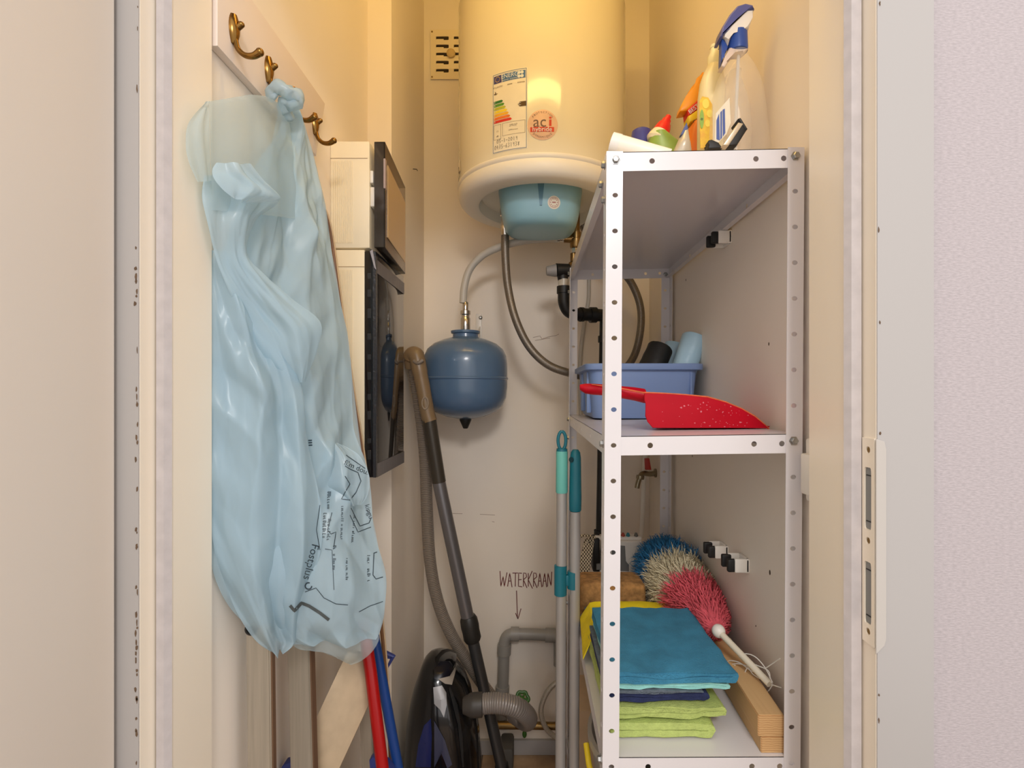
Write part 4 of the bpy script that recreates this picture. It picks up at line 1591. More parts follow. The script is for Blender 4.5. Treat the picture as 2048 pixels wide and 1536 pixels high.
b = B()
d = 1.37
for k in range(5):
    o_ = k * 4.2
    tube(b, spline([U(1158 + o_ * .9, 1160, d + .004 * (k % 2)), U(1164 + o_, 1115, d), U(1172 + o_ * .85, 1075 + abs(k - 2) * 2, d + .005)], 6), .0042, 8)
tube(b, spline([U(1158, 1074, d), U(1166, 1071, d - .004), U(1176, 1072, d - .005), U(1190, 1076, d)], 5), .004, 8)
obj('power_cord', b, rope_mat(), label='bundled beige and black braided power cord beside the sponge', cat='cord')

# timber offcuts
def timber(label, z0, z1, f0, f1):
    b = B()
    fx0, fx1 = f0
    bx0, bx1 = f1
    ya, yb = .782, 1.03
    v = [(fx0, ya, z0), (fx1, ya, z0), (fx1, ya, z1), (fx0, ya, z1)]
    w = [(bx0, yb, z0), (bx1, yb, z0), (bx1, yb, z1), (bx0, yb, z1)]
    vs = [b.verts.new(p) for p in v + w]
    fs = [b.faces.new([vs[i] for i in f]) for f in ((0, 1, 2, 3), (7, 6, 5, 4), (0, 4, 5, 1), (1, 5, 6, 2), (2, 6, 7, 3), (3, 7, 4, 0))]
    bmesh.ops.bevel(b, geom=list({e for f in fs for e in f.edges}), offset=.0012, segments=2, affect='EDGES')
    o = obj('timber_offcut', b, WOODM, label=label, cat='wood block', group='pine offcuts on the bottom shelf')
    return o


timber('upper pine offcut with knot, lying below the duster handle', ZL + .0255, ZL + .0585, (.3465, .3865), (.358, .401))
timber('lower pine offcut directly on the white bottom shelf', ZL, ZL + .0252, (.351, .3865), (.3605, .401))
b = B()
kx = bpy.data.objects['timber_offcut']
c = Vector((.3595, .90, ZL + .0587))
prism(b, [c + Vector((.0022 * math.cos(a), .004 * math.sin(a), 0)) for a in [2 * math.pi * i / 10 for i in range(10)]], (0, 0, .0003))
obj('knot', b, M('pine knot', (112, 74, 44), .8, var=(60, .2)), parent=kx)

# feather duster
t = thing('feather_duster', 'fluffy blue, cream and pink duster with white plastic handle', 'duster', U(1400, 1280, 1.1))
pH0, pH1 = U(1437, 1262, .965), U(1543, 1372, .845)
b = B()
tube(b, spline([pH0, pH0.lerp(pH1, .3), pH0.lerp(pH1, .97)], 6), [.0062] * 4 + [.006] * 9, 12)
obj('handle', b, M('aged white plastic', (236, 226, 204), .35, bump=(60, .03)), t)
b = B(); sphere(b, pH0, .0125)
obj('collar', b, WHITEP, t)
axis = [pH0, U(1408, 1228, 1.06), U(1365, 1180, 1.19), U(1335, 1140, 1.32), U(1325, 1128, 1.42)]
axs = spline(axis, 8)


def fluff(name, mat, f0, f1, r0, r1, n, ln, seed):
    rnd = random.Random(seed)
    b = B()
    N = len(axs) - 1
    core = [axs[int(round(f0 * N + (f1 - f0) * N * k / 6))] for k in range(7)]
    tube(b, core, [r0 * .35] + [(r0 + (r1 - r0) * k / 6) * .62 for k in range(1, 6)] + [r1 * .3], 14)
    for k in range(n):
        f = f0 + (f1 - f0) * rnd.random()
        i = min(N - 1, int(f * N))
        p = axs[i].lerp(axs[i + 1], f * N - i)
        tdir = (axs[min(N, i + 1)] - axs[max(0, i - 1)]).normalized()
        s, u = frame_of(tdir)
        a = rnd.uniform(0, 2 * math.pi)
        rad = s * math.cos(a) + u * math.sin(a)
        R = (r0 + (r1 - r0) * (f - f0) / max(1e-6, f1 - f0)) * rnd.triangular(.7, 1.4, .95)
        sw = (s * -math.sin(a) + u * math.cos(a)) * rnd.uniform(-.9, .9)
        q1 = p + rad * R * .55 + tdir * ln * .15
        q2 = p + (rad + sw * .5).normalized() * R * .95 + tdir * ln * .55
        q3 = p + (rad + sw).normalized() * R * 1.05 + tdir * ln * rnd.uniform(.8, 1.1) + Vector((0, 0, -.006))
        w = rnd.uniform(.0005, .0012)
        side_ = tdir.cross(rad).normalized() * w
        for q in (q1, q2, q3):
            q.x = min(q.x, XR - .002)
            q.z = max(q.z, ZL + .0605 if q.y < 1.04 and q.x > .34 else ZL + .003)
        v = [b.verts.new(p - side_), b.verts.new(p + side_), b.verts.new(q1 - side_), b.verts.new(q1 + side_), b.verts.new(q2 - side_), b.verts.new(q2 + side_), b.verts.new(q3)]
        b.faces.new((v[0], v[1], v[3], v[2])); b.faces.new((v[2], v[3], v[5], v[4])); b.faces.new((v[4], v[5], v[6]))
    for v in b.verts:
        v.co.x = min(v.co.x, XR - .002)
    o = obj(name, b, mat, t, kind='stuff')


fluff('pink_feathers', FEAP, .03, .36, .028, .060, 5200, .060, 1)
fluff('cream_feathers', FEAC, .38, .58, .062, .068, 4200, .055, 2)
fluff('blue_feathers', FEAB, .56, .95, .076, .060, 5200, .05, 3)
b = B()
pe = pH0.lerp(pH1, .95)
rnd = random.Random(11)
for pxs in ([(1545, 1372), (1520, 1350), (1490, 1335), (1470, 1332), (1445, 1338), (1458, 1326), (1480, 1330), (1500, 1345), (1520, 1352)],
            [(1545, 1370), (1530, 1340), (1510, 1318), (1490, 1312), (1478, 1318), (1500, 1330), (1535, 1345), (1540, 1362)],
            [(1545, 1375), (1535, 1388), (1520, 1395), (1500, 1385), (1488, 1362), (1495, 1340), (1505, 1352), (1520, 1362)],
            [(1543, 1374), (1555, 1378), (1562, 1380)], [(1470, 1335), (1452, 1345), (1462, 1372)], [(1530, 1342), (1548, 1330), (1560, 1322)]):
    tube(b, spline([U(x, y, .845 + .11 * (1545 - x) / 105) + Vector((0, 0, .004)) for x, y in pxs], 5), .0009, 6)
obj('hanging_string', b, STRING, t)

# wall clips on the right wall
def clip(label, px, py):
    y = XR * F / (px - CX)
    z = H - (py - CY) * y / F
    tt = thing('broom_clip', label, 'clip', (XR, y, z), 'broom clips on the side wall')
    b = B(); box(b, -.028, 0, -.006, .002, -.013, .014, .0025, 3)
    box(b, -.028, 0, .03, .036, -.013, .014, .002)
    box(b, -.006, 0, -.006, .036, -.013, .014, .001)
    obj('clip_body', b, WHITEP, tt, local=True)
    for yo in (-.001, .029):
        b = B(); box(b, -.041, -.022, yo - .003, yo + .007, -.0125, .0125, .003, 3)
        obj('rubber_jaw', b, BLACK, tt, local=True)


clip('white and black broom clip high on the wall, just under the top shelf', 1462, 475)
clip('white and black broom clip on the wall, the one farther back of the lower pair', 1455, 1104)
clip('white and black broom clip on the wall, the nearer of the lower pair', 1497, 1131)
b = B()
for px, py, r in ((1444, 1088, .003), (1540, 1145, .003), (1538, 688, .002), (1372, 560, .002), (1385, 912, .002), (1512, 1252, .0012)):
    y = XR * F / (px - CX)
    z = H - (py - CY) * y / F
    prism(b, [(XR - .0006, y + r * math.cos(a) * .8, z + r * 1.5 * math.sin(a)) for a in [2 * math.pi * i / 8 for i in range(8)]], (.001, 0, 0))
obj('drill_holes', b, M('hole brown', (84, 66, 48), .9, var=(60, .2)), parent=wall_right, smooth=False, kind='stuff')

# bucket and box below
cxk, cyk = .275, 1.06
zb = SHELVES[3][0] + .001
t = thing('mop_bucket', 'grey plastic bucket with yellow handle under the bottom shelf', 'bucket', (cxk, cyk, zb))
b = B()
lathe(b, [(.105, zb), (.115, zb + .004), (.150, zb + .30), (.157, zb + .302), (.157, zb + .318), (.149, zb + .318), (.112, zb + .008), (.05, zb + .006)], (cxk, cyk), 48)
obj('pail', b, M('light grey bucket', (172, 168, 158), .35, bump=(40, .02)), t)
b = B()
hp = [Vector((cxk - .162 * math.cos(a), cyk - .01 - .165 * math.sin(a) * .95, zb + .300 - .13 * math.sin(a))) for a in [math.pi * k / 18 for k in range(19)]]
tube(b, hp, .006, 10)
obj('bail', b, M('yellow handle', (238, 208, 40), .4, bump=(40, .02)), t)
b = B(); box(b, .122, .30, 1.33, 1.50, zb, .455, .003)
o = obj('cardboard_box', b, M('plain cardboard', (214, 186, 152), .8, var=(30, .08)), label='plain beige carton behind the grey bucket', cat='carton')
b = B(); box(b, .196, .226, 1.3293, 1.331, zb + .01, .4545); box(b, .196, .226, 1.33, 1.50, .4548, .4555)
obj('packing_tape', b, M('brown packing tape', (186, 150, 104), .3, bump=(60, .03)), parent=o)

# ------------------------------------------------------------------ fuse boxes on the left wall
FY0, FY1 = 1.135, 1.384


def fz(py):
    return H - (py - CY) * FY0 / F


t = thing('upper_fuse_box', 'cream fuse box with smoked door standing ajar, above the taped one', 'fuse box', (XL, 1.26, fz(498)))
zu0, zu1 = fz(497), fz(282)
b = B(); box(b, XL, -.3575, FY0, FY1 - .004, zu0 + .001, zu1, .003)
body = obj('box_body', b, BOXW, t)
for k in range(11):
    x = XL + .006 + k * .0042
    b = B(); box(b, x, x + .0016, FY0 - .0018, FY0 + .001, fz(486), fz(322))
    obj('vent_rib', b, BOXW, body)
b = B(); box(b, XL + .001, -.362, FY0 - .0007, FY0 + .001, fz(317), fz(316))
obj('lid_seam', b, M('seam tan', (176, 150, 112), .8, var=(60, .1)), body)  # tan strip drawn along the lid seam
b = B()
box(b, -.3575, -.350, FY0 + .002, FY0 + .03, fz(365), fz(340), .002)
box(b, -.3575, -.346, FY0 + .003, FY0 + .05, fz(412), fz(372), .003)
obj('hinge_lug', b, WHITEP, body)
# breakers inside
for k in range(6):
    b = B(); box(b, -.3575, -.349, FY0 + .055 + k * .03, FY0 + .082 + k * .03, fz(430), fz(360), .002)
    brk = obj('breaker', b, WHITEP, t)
    b = B(); box(b, -.349, -.342, FY0 + .064 + k * .03, FY0 + .073 + k * .03, fz(398), fz(386), .001)
    obj('toggle', b, BLACK, parent=brk)
# smoked door, swung a little out on its far edge
def dquad(b, ya, yb, xa_out, xb_out, th, z0, z1, bev=.001):
    pts = [(xa_out - th, ya, z0), (xa_out, ya, z0), (xb_out, yb, z0), (xb_out - th, yb, z0)]
    prism(b, pts, (0, 0, z1 - z0), bev, 1)


b = B()
dquad(b, FY0 - .002, FY1, -.3225, -.3395, .003, fz(496), fz(284))
dr = obj('smoked_door', b, SMOKE, t)
b = B()
dquad(b, FY0 - .002, FY0 + .002, -.3225, -.3228, .024, fz(496), fz(284))
obj('door_edge', b, M('smoked edge', (58, 50, 44), .12, alpha=.86, bump=(5, .01)), dr)
for za_, zb_ in ((fz(287), fz(284)), (fz(496), fz(493.5))):
    b = B(); dquad(b, FY0 - .002, FY1, -.3225, -.3395, .022, za_, zb_)
    obj('door_lip', b, MATS['smoked edge'], dr)
b = B(); dquad(b, FY0 + .02, FY1 - .004, -.3218, -.3382, .002, fz(470), fz(322), .001)
obj('door_panel', b, M('door inset', (214, 178, 128), .2, alpha=.9, bump=(5, .01)), dr)
b = B(); dquad(b, FY0 - .004, FY0 + .008, -.3215, -.322, .004, fz(378), fz(318), .001)
obj('door_grip', b, M('lilac grey plastic', (170, 150, 146), .4, bump=(60, .02)), dr)

t = thing('lower_fuse_box', 'cream fuse box with dark glossy door edged in silver tape', 'fuse box', (XL, 1.26, fz(955)))
zl0, zl1 = fz(955), fz(499)
b = B(); box(b, XL, -.3685, FY0, FY1 - .004, zl0, zl1, .003)
body = obj('box_body', b, BOXW, t)
for k in range(11):
    x = XL + .006 + k * .0042
    b = B(); box(b, x, x + .0016, FY0 - .0018, FY0 + .001, fz(940), fz(540))
    obj('vent_rib', b, BOXW, body)
b = B(); box(b, XL + .001, -.369, FY0 - .0007, FY0 + .001, fz(534), fz(533))
obj('lid_seam', b, MATS['seam tan'], body)
b = B(); box(b, -.3685, -.3435, FY0 - .001, FY1, zl0, fz(502), .002)
dr = obj('glossy_door', b, SMOKED, t)
b = B()
box(b, -.3436, -.3425, FY0 + .008, FY1 + .001, zl0 - .001, zl0 + .03, .0003, 1)
obj('bottom_tape', b, TAPE, dr)
b = B()
box(b, -.3436, -.3425, FY0 + .008, FY1 + .001, fz(545), fz(518), .0003, 1)
obj('top_tape', b, TAPE, dr)
b = B()
box(b, -.350, -.3425, FY0 - .0022, FY0 + .008, fz(955), fz(512), .0006, 1)
obj('edge_tape', b, M('dark crinkled tape', (62, 62, 66), .3, .4, bump=(160, .7)), dr)
b = B()
prism(b, [(-.356, FY0 - .003, fz(503)), (-.350, FY0 - .003, fz(500)), (-.342, FY0 - .003, fz(540)), (-.346, FY0 - .003, fz(536))], (0, .002, 0))
obj('loose_tape', b, M('pale tape', (168, 164, 170), .35, .3, bump=(160, .5)), dr)
rnd = random.Random(2)
b = B()
for k in range(10):
    z = zl0 + .03 + k * .045 + rnd.uniform(0, .01)
    b = B(); box(b, -.362, -.354, FY0 - .0018, FY0, z, z + rnd.uniform(.01, .022), .0006, 1)
    obj('latch_notch', b, M('notch grey', (44, 44, 46), .35, bump=(60, .05)), dr)

# ------------------------------------------------------------------ coat rack
t = thing('coat_rack', 'long white board coat rack with brass hooks on the side wall', 'coat rack', (XL, .88, 1.76))
b = B()
XF = -.431
ya, yb = .66, 1.062
pts = [(ya + .045, 1.757), (1.030, 1.755), (1.075, 1.886), (ya + .045, 1.889)]
prism(b, [(XL, y, z) for y, z in pts], (XF - XL, 0, 0), .0025, 2)
obj('board', b, RACKW, t)


def hook_parts(b1, b2, b3):
    # escutcheon: teardrop plate on the board, x out of the wall
    n = 18
    secs = []
    for k in range(9):
        f = k / 8
        z = .017 - f * .042
        w = .0105 * (math.sin(math.pi * (.10 + .80 * f)) ** .7) * (1.05 - .25 * f)
        th = .006 + .004 * math.sin(math.pi * f)
        secs.append([Vector((th * max(0, math.cos(a)), w * math.sin(a), z)) for a in [2 * math.pi * i / n for i in range(n)]])
    loft(b1, secs)
    sphere(b2, (.012, 0, .003), .0045, (1.2, 1, 1), 12, 8)
    tube(b2, spline([(.004, 0, -.006), (.008, 0, -.001), (.0125, 0, .003)], 3), [.004] * 3 + [.0045] * 4, 10)
    pts = spline([(.004, 0, -.018), (.008, 0, -.032), (.018, 0, -.041), (.030, 0, -.042), (.039, 0, -.037)], 5)
    tube(b3, pts, [.0038 + .0018 * (i / (len(pts) - 1)) ** 3 for i in range(len(pts))], 12)
    sphere(b3, (.0395, 0, -.0367), .0058, (1, 1, 1), 12, 8)


b1, b2, b3 = B(), B(), B()
hook_parts(b1, b2, b3)
hk0 = obj('hook', b1, HOOKB, t)
kn0 = obj('upper_knob', b2, HOOKB, hk0)
ar0 = obj('hook_arm', b3, HOOKB, hk0)
HOOKS = [(.740, 1.808), (.838, 1.811), (.926, 1.814), (1.018, 1.817)]
for i, (y, z) in enumerate(HOOKS):
    if i == 0:
        h_ = hk0
    else:
        h_ = hk0.copy(); COL.objects.link(h_)
        for src in (kn0, ar0):
            c = src.copy(); COL.objects.link(c); c.parent = h_
            c.location = (0, 0, 0)
    h_.location = Vector((XF, y, z)) - WL[t.name]
kn0.location = ar0.location = (0, 0, 0)

# ------------------------------------------------------------------ blue plastic bag on the rack
bag = thing('plastic_bag', 'big translucent pale blue rubbish bag hanging from the coat rack', 'plastic bag', U(640, 1310, .82))


def ridge(p):
    return 1 - 2 * abs(noise.noise(p))


def tri(x):
    return abs((x % 1.0) - .5) * 2


def crump(u, v, seed, amp):
    w1 = noise.noise(Vector((u * 5, v * 3, seed)))
    w2 = noise.noise(Vector((u * 4, v * 5, seed + 11)))
    rnd = random.Random(int(seed * 100))
    r = 0
    for k in range(10):
        big = k < 4
        a = rnd.uniform(-.22, .22) if big else rnd.choice((-1, 1)) * rnd.uniform(.15, .95)
        fr = rnd.uniform(6, 13) if big else rnd.uniform(10, 22)
        ph = rnd.random()
        c, s_ = math.cos(a), math.sin(a)
        m_ = noise.noise(Vector((u * 7 + k * 3.7, v * (2.2 if big else 6), seed + k * 1.9)))
        mask = max(0, .45 + 1.2 * m_) if big else max(0, m_ * 2.2 - .12)
        r += (tri((u * c + v * s_ * (.35 if big else .8)) * fr + .45 * w1 + .2 * w2 + ph) - .5) * mask * (8 / fr) * (1.5 if big else 1.7)
    r += .08 * ridge(Vector((u * 40 + v * 12, v * 18 - u * 9, seed + 7.7)))
    return amp * r * .62


BAGBVH = []


def sheet(rows, nu, nv, amp, seed, edge=.25, pw=.25):
    """rows: (pxL, pyL, dL, pxR, pyR, dR, bulge)"""
    Ls = spline([U(r[0], r[1], r[2]) for r in rows], nv)
    Rs = spline([U(r[3], r[4], r[5]) for r in rows], nv)
    bl = [v.x for v in spline([Vector((r[6], 0, 0)) for r in rows], nv)]
    b = B()
    grid = []
    acc = 0
    for j, (l, r) in enumerate(zip(Ls, Rs)):
        if j:
            acc += ((l + r) / 2 - (Ls[j - 1] + Rs[j - 1]) / 2).length
        c = Vector((r.x - l.x, r.y - l.y, 0))
        n = Vector((c.y, -c.x, 0))
        n = n.normalized() if n.length > 1e-6 else Vector((.7, -.7, 0))
        if n.y > 0:
            n = -n
        w = (r - l).length
        row = []
        for i in range(nu + 1):
            f = i / nu
            e = math.sin(math.pi * f)
            p = l.lerp(r, f) + n * (bl[j] * e + crump((f - .5) * (.5 * w + .5 * pw), acc, seed, amp) * (edge + (1 - edge) * e ** .5))
            lim = -.4425 if p.y > .70 else -.434
            if p.x < lim:
                p.x = lim + .0006 * noise.noise(p * 40)
            row.append(b.verts.new(p))
        grid.append(row)
    for j in range(len(grid) - 1):
        for i in range(nu):
            b.faces.new((grid[j][i], grid[j][i + 1], grid[j + 1][i + 1], grid[j + 1][i]))
    BAGBVH.append(BVHTree.FromBMesh(b))
    return b


rowsA = [(560, 200, .86, 592, 198, .885, 0), (556, 260, .84, 612, 260, .90, .006), (510, 330, .80, 630, 330, .915, .012), (470, 440, .755, 655, 440, .925, .018),
         (440, 560, .725, 672, 560, .925, .018), (425, 700, .712, 700, 700, .92, .018), (420, 850, .708, 709, 850, .91, .016), (420, 950, .708, 738, 950, .90, .018),
         (420, 1060, .708, 748, 1060, .885, .022), (428, 1150, .712, 771, 1150, .875, .026), (472, 1230, .745, 769, 1220, .868, .026), (540, 1270, .785, 760, 1262, .865, .02), (580, 1284, .80, 752, 1280, .86, .012)]
obj('bag_body', sheet(rowsA, 120, 16, .026, 2.3), FILM, bag, sharp=180)
rowsH = [(575, 1268, .81, 752, 1262, .875, .004), (585, 1288, .81, 758, 1278, .872, .006), (600, 1299, .815, 745, 1302, .868, .006), (640, 1304, .825, 722, 1322, .865, .004), (664, 1312, .835, 702, 1330, .86, 0)]
obj('bottom_hem', sheet(rowsH, 50, 12, .012, 31.0), FILMC, bag, sharp=180)
# folded-under back layer closing the volume towards the wall
rowsK = [(560, 205, .865, 592, 203, .887, 0), (530, 330, .84, 628, 330, .93, -.005), (480, 440, .775, 652, 440, .955, -.01), (440, 700, .725, 696, 700, .955, -.015),
         (425, 950, .715, 730, 950, .94, -.02), (440, 1150, .72, 766, 1150, .91, -.02), (500, 1255, .76, 764, 1240, .90, -.015), (580, 1290, .80, 748, 1278, .89, -.01)]
obj('back_layer', sheet(rowsK, 30, 8, .008, 8.8), FILMB, bag, sharp=180)
rowsB = [(424, 500, .704, 492, 520, .75, .005), (422, 640, .703, 545, 640, .76, .012), (421, 770, .703, 602, 770, .772, .018), (421, 880, .703, 614, 880, .775, .022),
         (421, 1000, .703, 640, 1000, .78, .024), (428, 1095, .706, 642, 1100, .785, .026), (455, 1180, .722, 610, 1200, .785, .028), (482, 1240, .735, 596, 1260, .785, .02), (515, 1285, .755, 590, 1285, .785, .012), (550, 1308, .765, 566, 1306, .77, .0)]
obj('front_panel', sheet(rowsB, 84, 18, .024, 5.9), FILM, bag, sharp=180)
rowsC = [(408, 352, .668, 470, 345, .70, .006), (402, 395, .668, 556, 398, .765, .012), (414, 450, .674, 512, 440, .74, .014), (431, 520, .692, 494, 505, .735, .014), (455, 580, .705, 528, 548, .745, .014),
         (479, 632, .725, 585, 598, .765, .018), (503, 690, .735, 641, 645, .79, .020), (545, 738, .75, 634, 700, .785, .016), (588, 766, .765, 610, 764, .775, .004)]
obj('twisted_sleeve', sheet(rowsC, 56, 16, .013, 12.4), FILM, bag, sharp=180)
rowsD = [(417, 203, .665, 500, 189, .75, .002), (418, 212, .665, 535, 194, .79, .004), (419, 225, .665, 562, 212, .83, .006), (420, 250, .665, 577, 240, .85, .006), (421, 290, .665, 584, 290, .855, .008), (422, 330, .665, 590, 335, .86, .008), (423, 366, .668, 598, 380, .86, .008), (425, 420, .672, 604, 440, .86, .008)]
obj('open_mouth', sheet(rowsD, 40, 7, .004, 15.0), FILMC, bag, sharp=180)
rowsG = [(412, 204, .652, 418, 202, .665, 0), (377, 246, .638, 419, 240, .665, .003), (371, 292, .634, 420, 290, .665, .004), (378, 328, .637, 421, 330, .665, .004), (394, 364, .645, 422, 362, .665, .002)]
obj('mouth_flap', sheet(rowsG, 16, 10, .004, 44.0), FILMC, bag, sharp=180)
rowsE = [(432, 326, .660, 502, 328, .69, .003), (424, 340, .657, 525, 358, .71, .008), (428, 358, .655, 560, 396, .745, .012), (446, 380, .662, 530, 404, .725, .010), (466, 396, .672, 492, 406, .695, .002)]
obj('gathered_flap', sheet(rowsE, 40, 16, .010, 19.0), FILMB, bag, sharp=180)
rowsF = [(652, 880, .835, 672, 884, .85, .0), (646, 915, .825, 716, 908, .86, .005), (638, 948, .818, 737, 945, .868, .009), (640, 972, .818, 740, 970, .868, .008), (668, 992, .832, 734, 994, .862, .005), (692, 1008, .845, 722, 1010, .858, .0)]
obj('puffed_fold', sheet(rowsF, 48, 14, .022, 23.0), FILMB, bag, sharp=180)
# tie looped over the hooks
b = B()
lp_ = spline([U(x, y, dd - .045) for x, y, dd in ((552, 196, .862), (545, 186, .858), (555, 177, .856), (576, 184, .862), (596, 197, .872), (588, 208, .874), (572, 206, .872), (568, 216, .878), (575, 236, .895))], 6)
tube(b, lp_, [.0105 + .003 * noise.noise(p * 90) for p in lp_], 14)
for v in b.verts:
    v.co += Vector((.004 * noise.noise(v.co * 110 + Vector((5, 0, 0))), .003 * noise.noise(v.co * 90), .006 * noise.noise(v.co * 120)))
obj('tied_handle', b, FILMB, bag, sharp=180)


def on_bag(px, py):
    o = Vector((0, 0, H))
    dr_ = (U(px, py, 1.0) - o).normalized()
    best = None
    for tr in BAGBVH:
        h = tr.ray_cast(o, dr_)
        if h[0] is not None and (best is None or h[3] < best):
            best = h[3]
    if best is None:
        return None
    return o + dr_ * (best - .0012)


def decal(b, shape):
    vs, fs = shape
    ps = [on_bag(x, y) for x, y in vs]
    bv = [b.verts.new(p) if p is not None else None for p in ps]
    for f in fs:
        if all(bv[i] is not None for i in f) and max((ps[f[0]] - ps[i]).length for i in f) < .03:
            try:
                b.faces.new([bv[i] for i in f])
            except ValueError:
                pass
    bmesh.ops.delete(b, geom=[v for v in b.verts if not v.link_faces], context='VERTS')


def dtext(b, s, size, px, py, ang):
    v, f = text2d(s, size)
    c, sn = math.cos(ang), math.sin(ang)
    decal(b, ([(px + x * c + y * sn, py + x * sn - y * c) for x, y in v], f))


def dline(b, pts, w=1.6):
    decal(b, ribbon2d(dense(pts, 5), w))


b = B()
dtext(b, 'Fostplus', 22, 622, 1124, 1.82)
dtext(b, 'film doux', 15, 715, 936, .42)
dtext(b, 'kingu', 14, 738, 1023, 1.25)


def dscribble(px, py, n, ang, size):
    """a line of print too small to read: short strokes along a baseline"""
    rnd = random.Random(int(px * 7 + py))
    c, sn = math.cos(ang), math.sin(ang)
    x = -n * size * .32
    for k in range(n):
        if rnd.random() < .16:
            x += size * .5
            continue
        h = size * rnd.choice((.5, .5, .55, .8))
        for q in range(rnd.choice((1, 2))):
            xx = x + q * size * .3
            dline(b, [(px + xx * c, py + xx * sn), (px + xx * c + h * sn, py + xx * sn - h * c)], size * .17)
        if rnd.random() < .6:
            dline(b, [(px + x * c, py + x * sn), (px + (x + size * .3) * c, py + (x + size * .3) * sn)], size * .15)
        x += size * .64


dscribble(617, 888, 3, 1.5, 15)
for px, py, n, a, z in ((646, 1052, 10, 1.62, 8), (655, 1060, 10, 1.62, 8), (682, 1050, 18, 1.6, 6.5), (735, 1140, 12, 1.55, 7.5), (705, 1060, 14, 1.65, 6.5), (666, 1118, 11, 1.6, 7.5), (655, 1000, 8, 1.62, 8), (692, 1140, 12, 1.58, 6)):
    dscribble(px, py, n, a, z)
obj('print_lettering', b, PRINT, bag, smooth=False, kind='stuff')
b = B()
decal(b, disc2d(1, 4, 1))
ring = [(617 + 6.5 * math.cos(a), 1172 + 6.5 * math.sin(a)) for a in [k * math.pi / 8 for k in range(14)]]
dline(b, ring, 2.6)
dline(b, [(692, 910), (735, 940), (738, 952)], 1.4)
dline(b, [(690, 932), (700, 938), (716, 945), (722, 962), (712, 985), (700, 1000), (683, 998), (690, 985), (700, 968), (690, 952)], 1.6)
dline(b, [(702, 1016), (720, 1052), (738, 1046), (745, 1030), (732, 1020)], 1.6)
dline(b, [(700, 1030), (716, 1064), (742, 1054)], 1.4)
dline(b, [(640, 1010), (633, 1060), (640, 1100)], 1.3)
dline(b, [(664, 1025), (655, 1060), (662, 1068), (672, 1064), (668, 1092)], 1.5)
dline(b, [(767, 1100), (748, 1106), (746, 1150), (752, 1158), (766, 1154)], 1.8)
dline(b, [(650, 1098), (664, 1100), (668, 1180)], 1.2)
dline(b, [(610, 1184), (632, 1176), (648, 1196), (672, 1208), (696, 1210)], 1.5)
dline(b, [(718, 1224), (740, 1212), (766, 1203)], 1.4)
obj('print_outlines', b, PRINT, bag, smooth=False, kind='stuff')
b = B()
decal(b, ribbon2d(dense([(580, 1211), (589, 1222), (596, 1214), (603, 1206), (618, 1212), (640, 1226), (658, 1240)], 3), 6.5))
obj('drawstring_band', b, M('dark grey tape', (74, 80, 80), .5, var=(60, .1)), bag, smooth=False, label='dark grey wavy printed band')

# ------------------------------------------------------------------ folded step ladder
t = thing('step_ladder', 'folded aluminium step ladder leaning behind the blue bag', 'ladder', (-.40, .9, 0))


def rail(name, pa, pb, w, dep, mat=ALU, par=None):
    """upright: front face width w, going back dep"""
    b = B()
    a0, a1 = Vector(pa), Vector(pb)
    pts0 = [a0, a0 + Vector((w, 0, 0)), a0 + Vector((w, dep, 0)), a0 + Vector((0, dep, 0))]
    pts1 = [a1, a1 + Vector((w, 0, 0)), a1 + Vector((w, dep, 0)), a1 + Vector((0, dep, 0))]
    loft(b, [pts0, pts1])
    fs = list(b.faces)
    bmesh.ops.bevel(b, geom=list({e for f in fs for e in f.edges}), offset=.002, segments=2, affect='EDGES')
    return obj(name, b, mat, par or t)


def flo(px, d):
    return Vector(((px - CX) * d / F, d, 0.0))


d1, d2 = .765, .875
ztl = 1.02
p1 = U(489, 1200, d1); p2 = U(572, 1250, d2)
r1 = rail('rail', (flo(505, d1).x, d1, .012), (U(490, 1200, d1).x, d1, U(0, 1190, d1).z), .036, .012, ALU)
b = B(); loft(b, [[Vector((flo(505, d1).x + .0365, d1 + .003, .02)), Vector((flo(505, d1).x + .0385, d1 + .003, .02)), Vector((flo(505, d1).x + .0385, d1 + .012, .02)), Vector((flo(505, d1).x + .0365, d1 + .012, .02))], [Vector((p1.x + .0368, d1 + .003, .965)), Vector((p1.x + .0388, d1 + .003, .965)), Vector((p1.x + .0388, d1 + .012, .965)), Vector((p1.x + .0368, d1 + .012, .965))]])
obj('rail_lip', b, ALUD, r1)
r2 = rail('rail', (flo(600, d2).x, d2, .012), (U(571, 1200, d2).x, d2, U(0, 1200, d2).z), .038, .012, ALU)
b = B(); loft(b, [[Vector((flo(600, d2).x + .0385, d2 + .001, .02)), Vector((flo(600, d2).x + .0405, d2 + .001, .02)), Vector((flo(600, d2).x + .0425, d2 + .012, .02)), Vector((flo(600, d2).x + .0405, d2 + .012, .02))], [Vector((p2.x + .0380, d2 + .001, .90)), Vector((p2.x + .0405, d2 + .001, .90)), Vector((p2.x + .0425, d2 + .012, .90)), Vector((p2.x + .0405, d2 + .012, .90))]])
obj('rail_lip', b, ALUD, r2)
b = B()
c = U(500, 1258, d1)
lathe_axis(b, [(.009, 0), (.009, .002), (.006, .003), (.0055, .001)], c + Vector((.002, -.0003, 0)), (0, -1, 0), 20)
obj('rivet_grommet', b, BLACK, t)
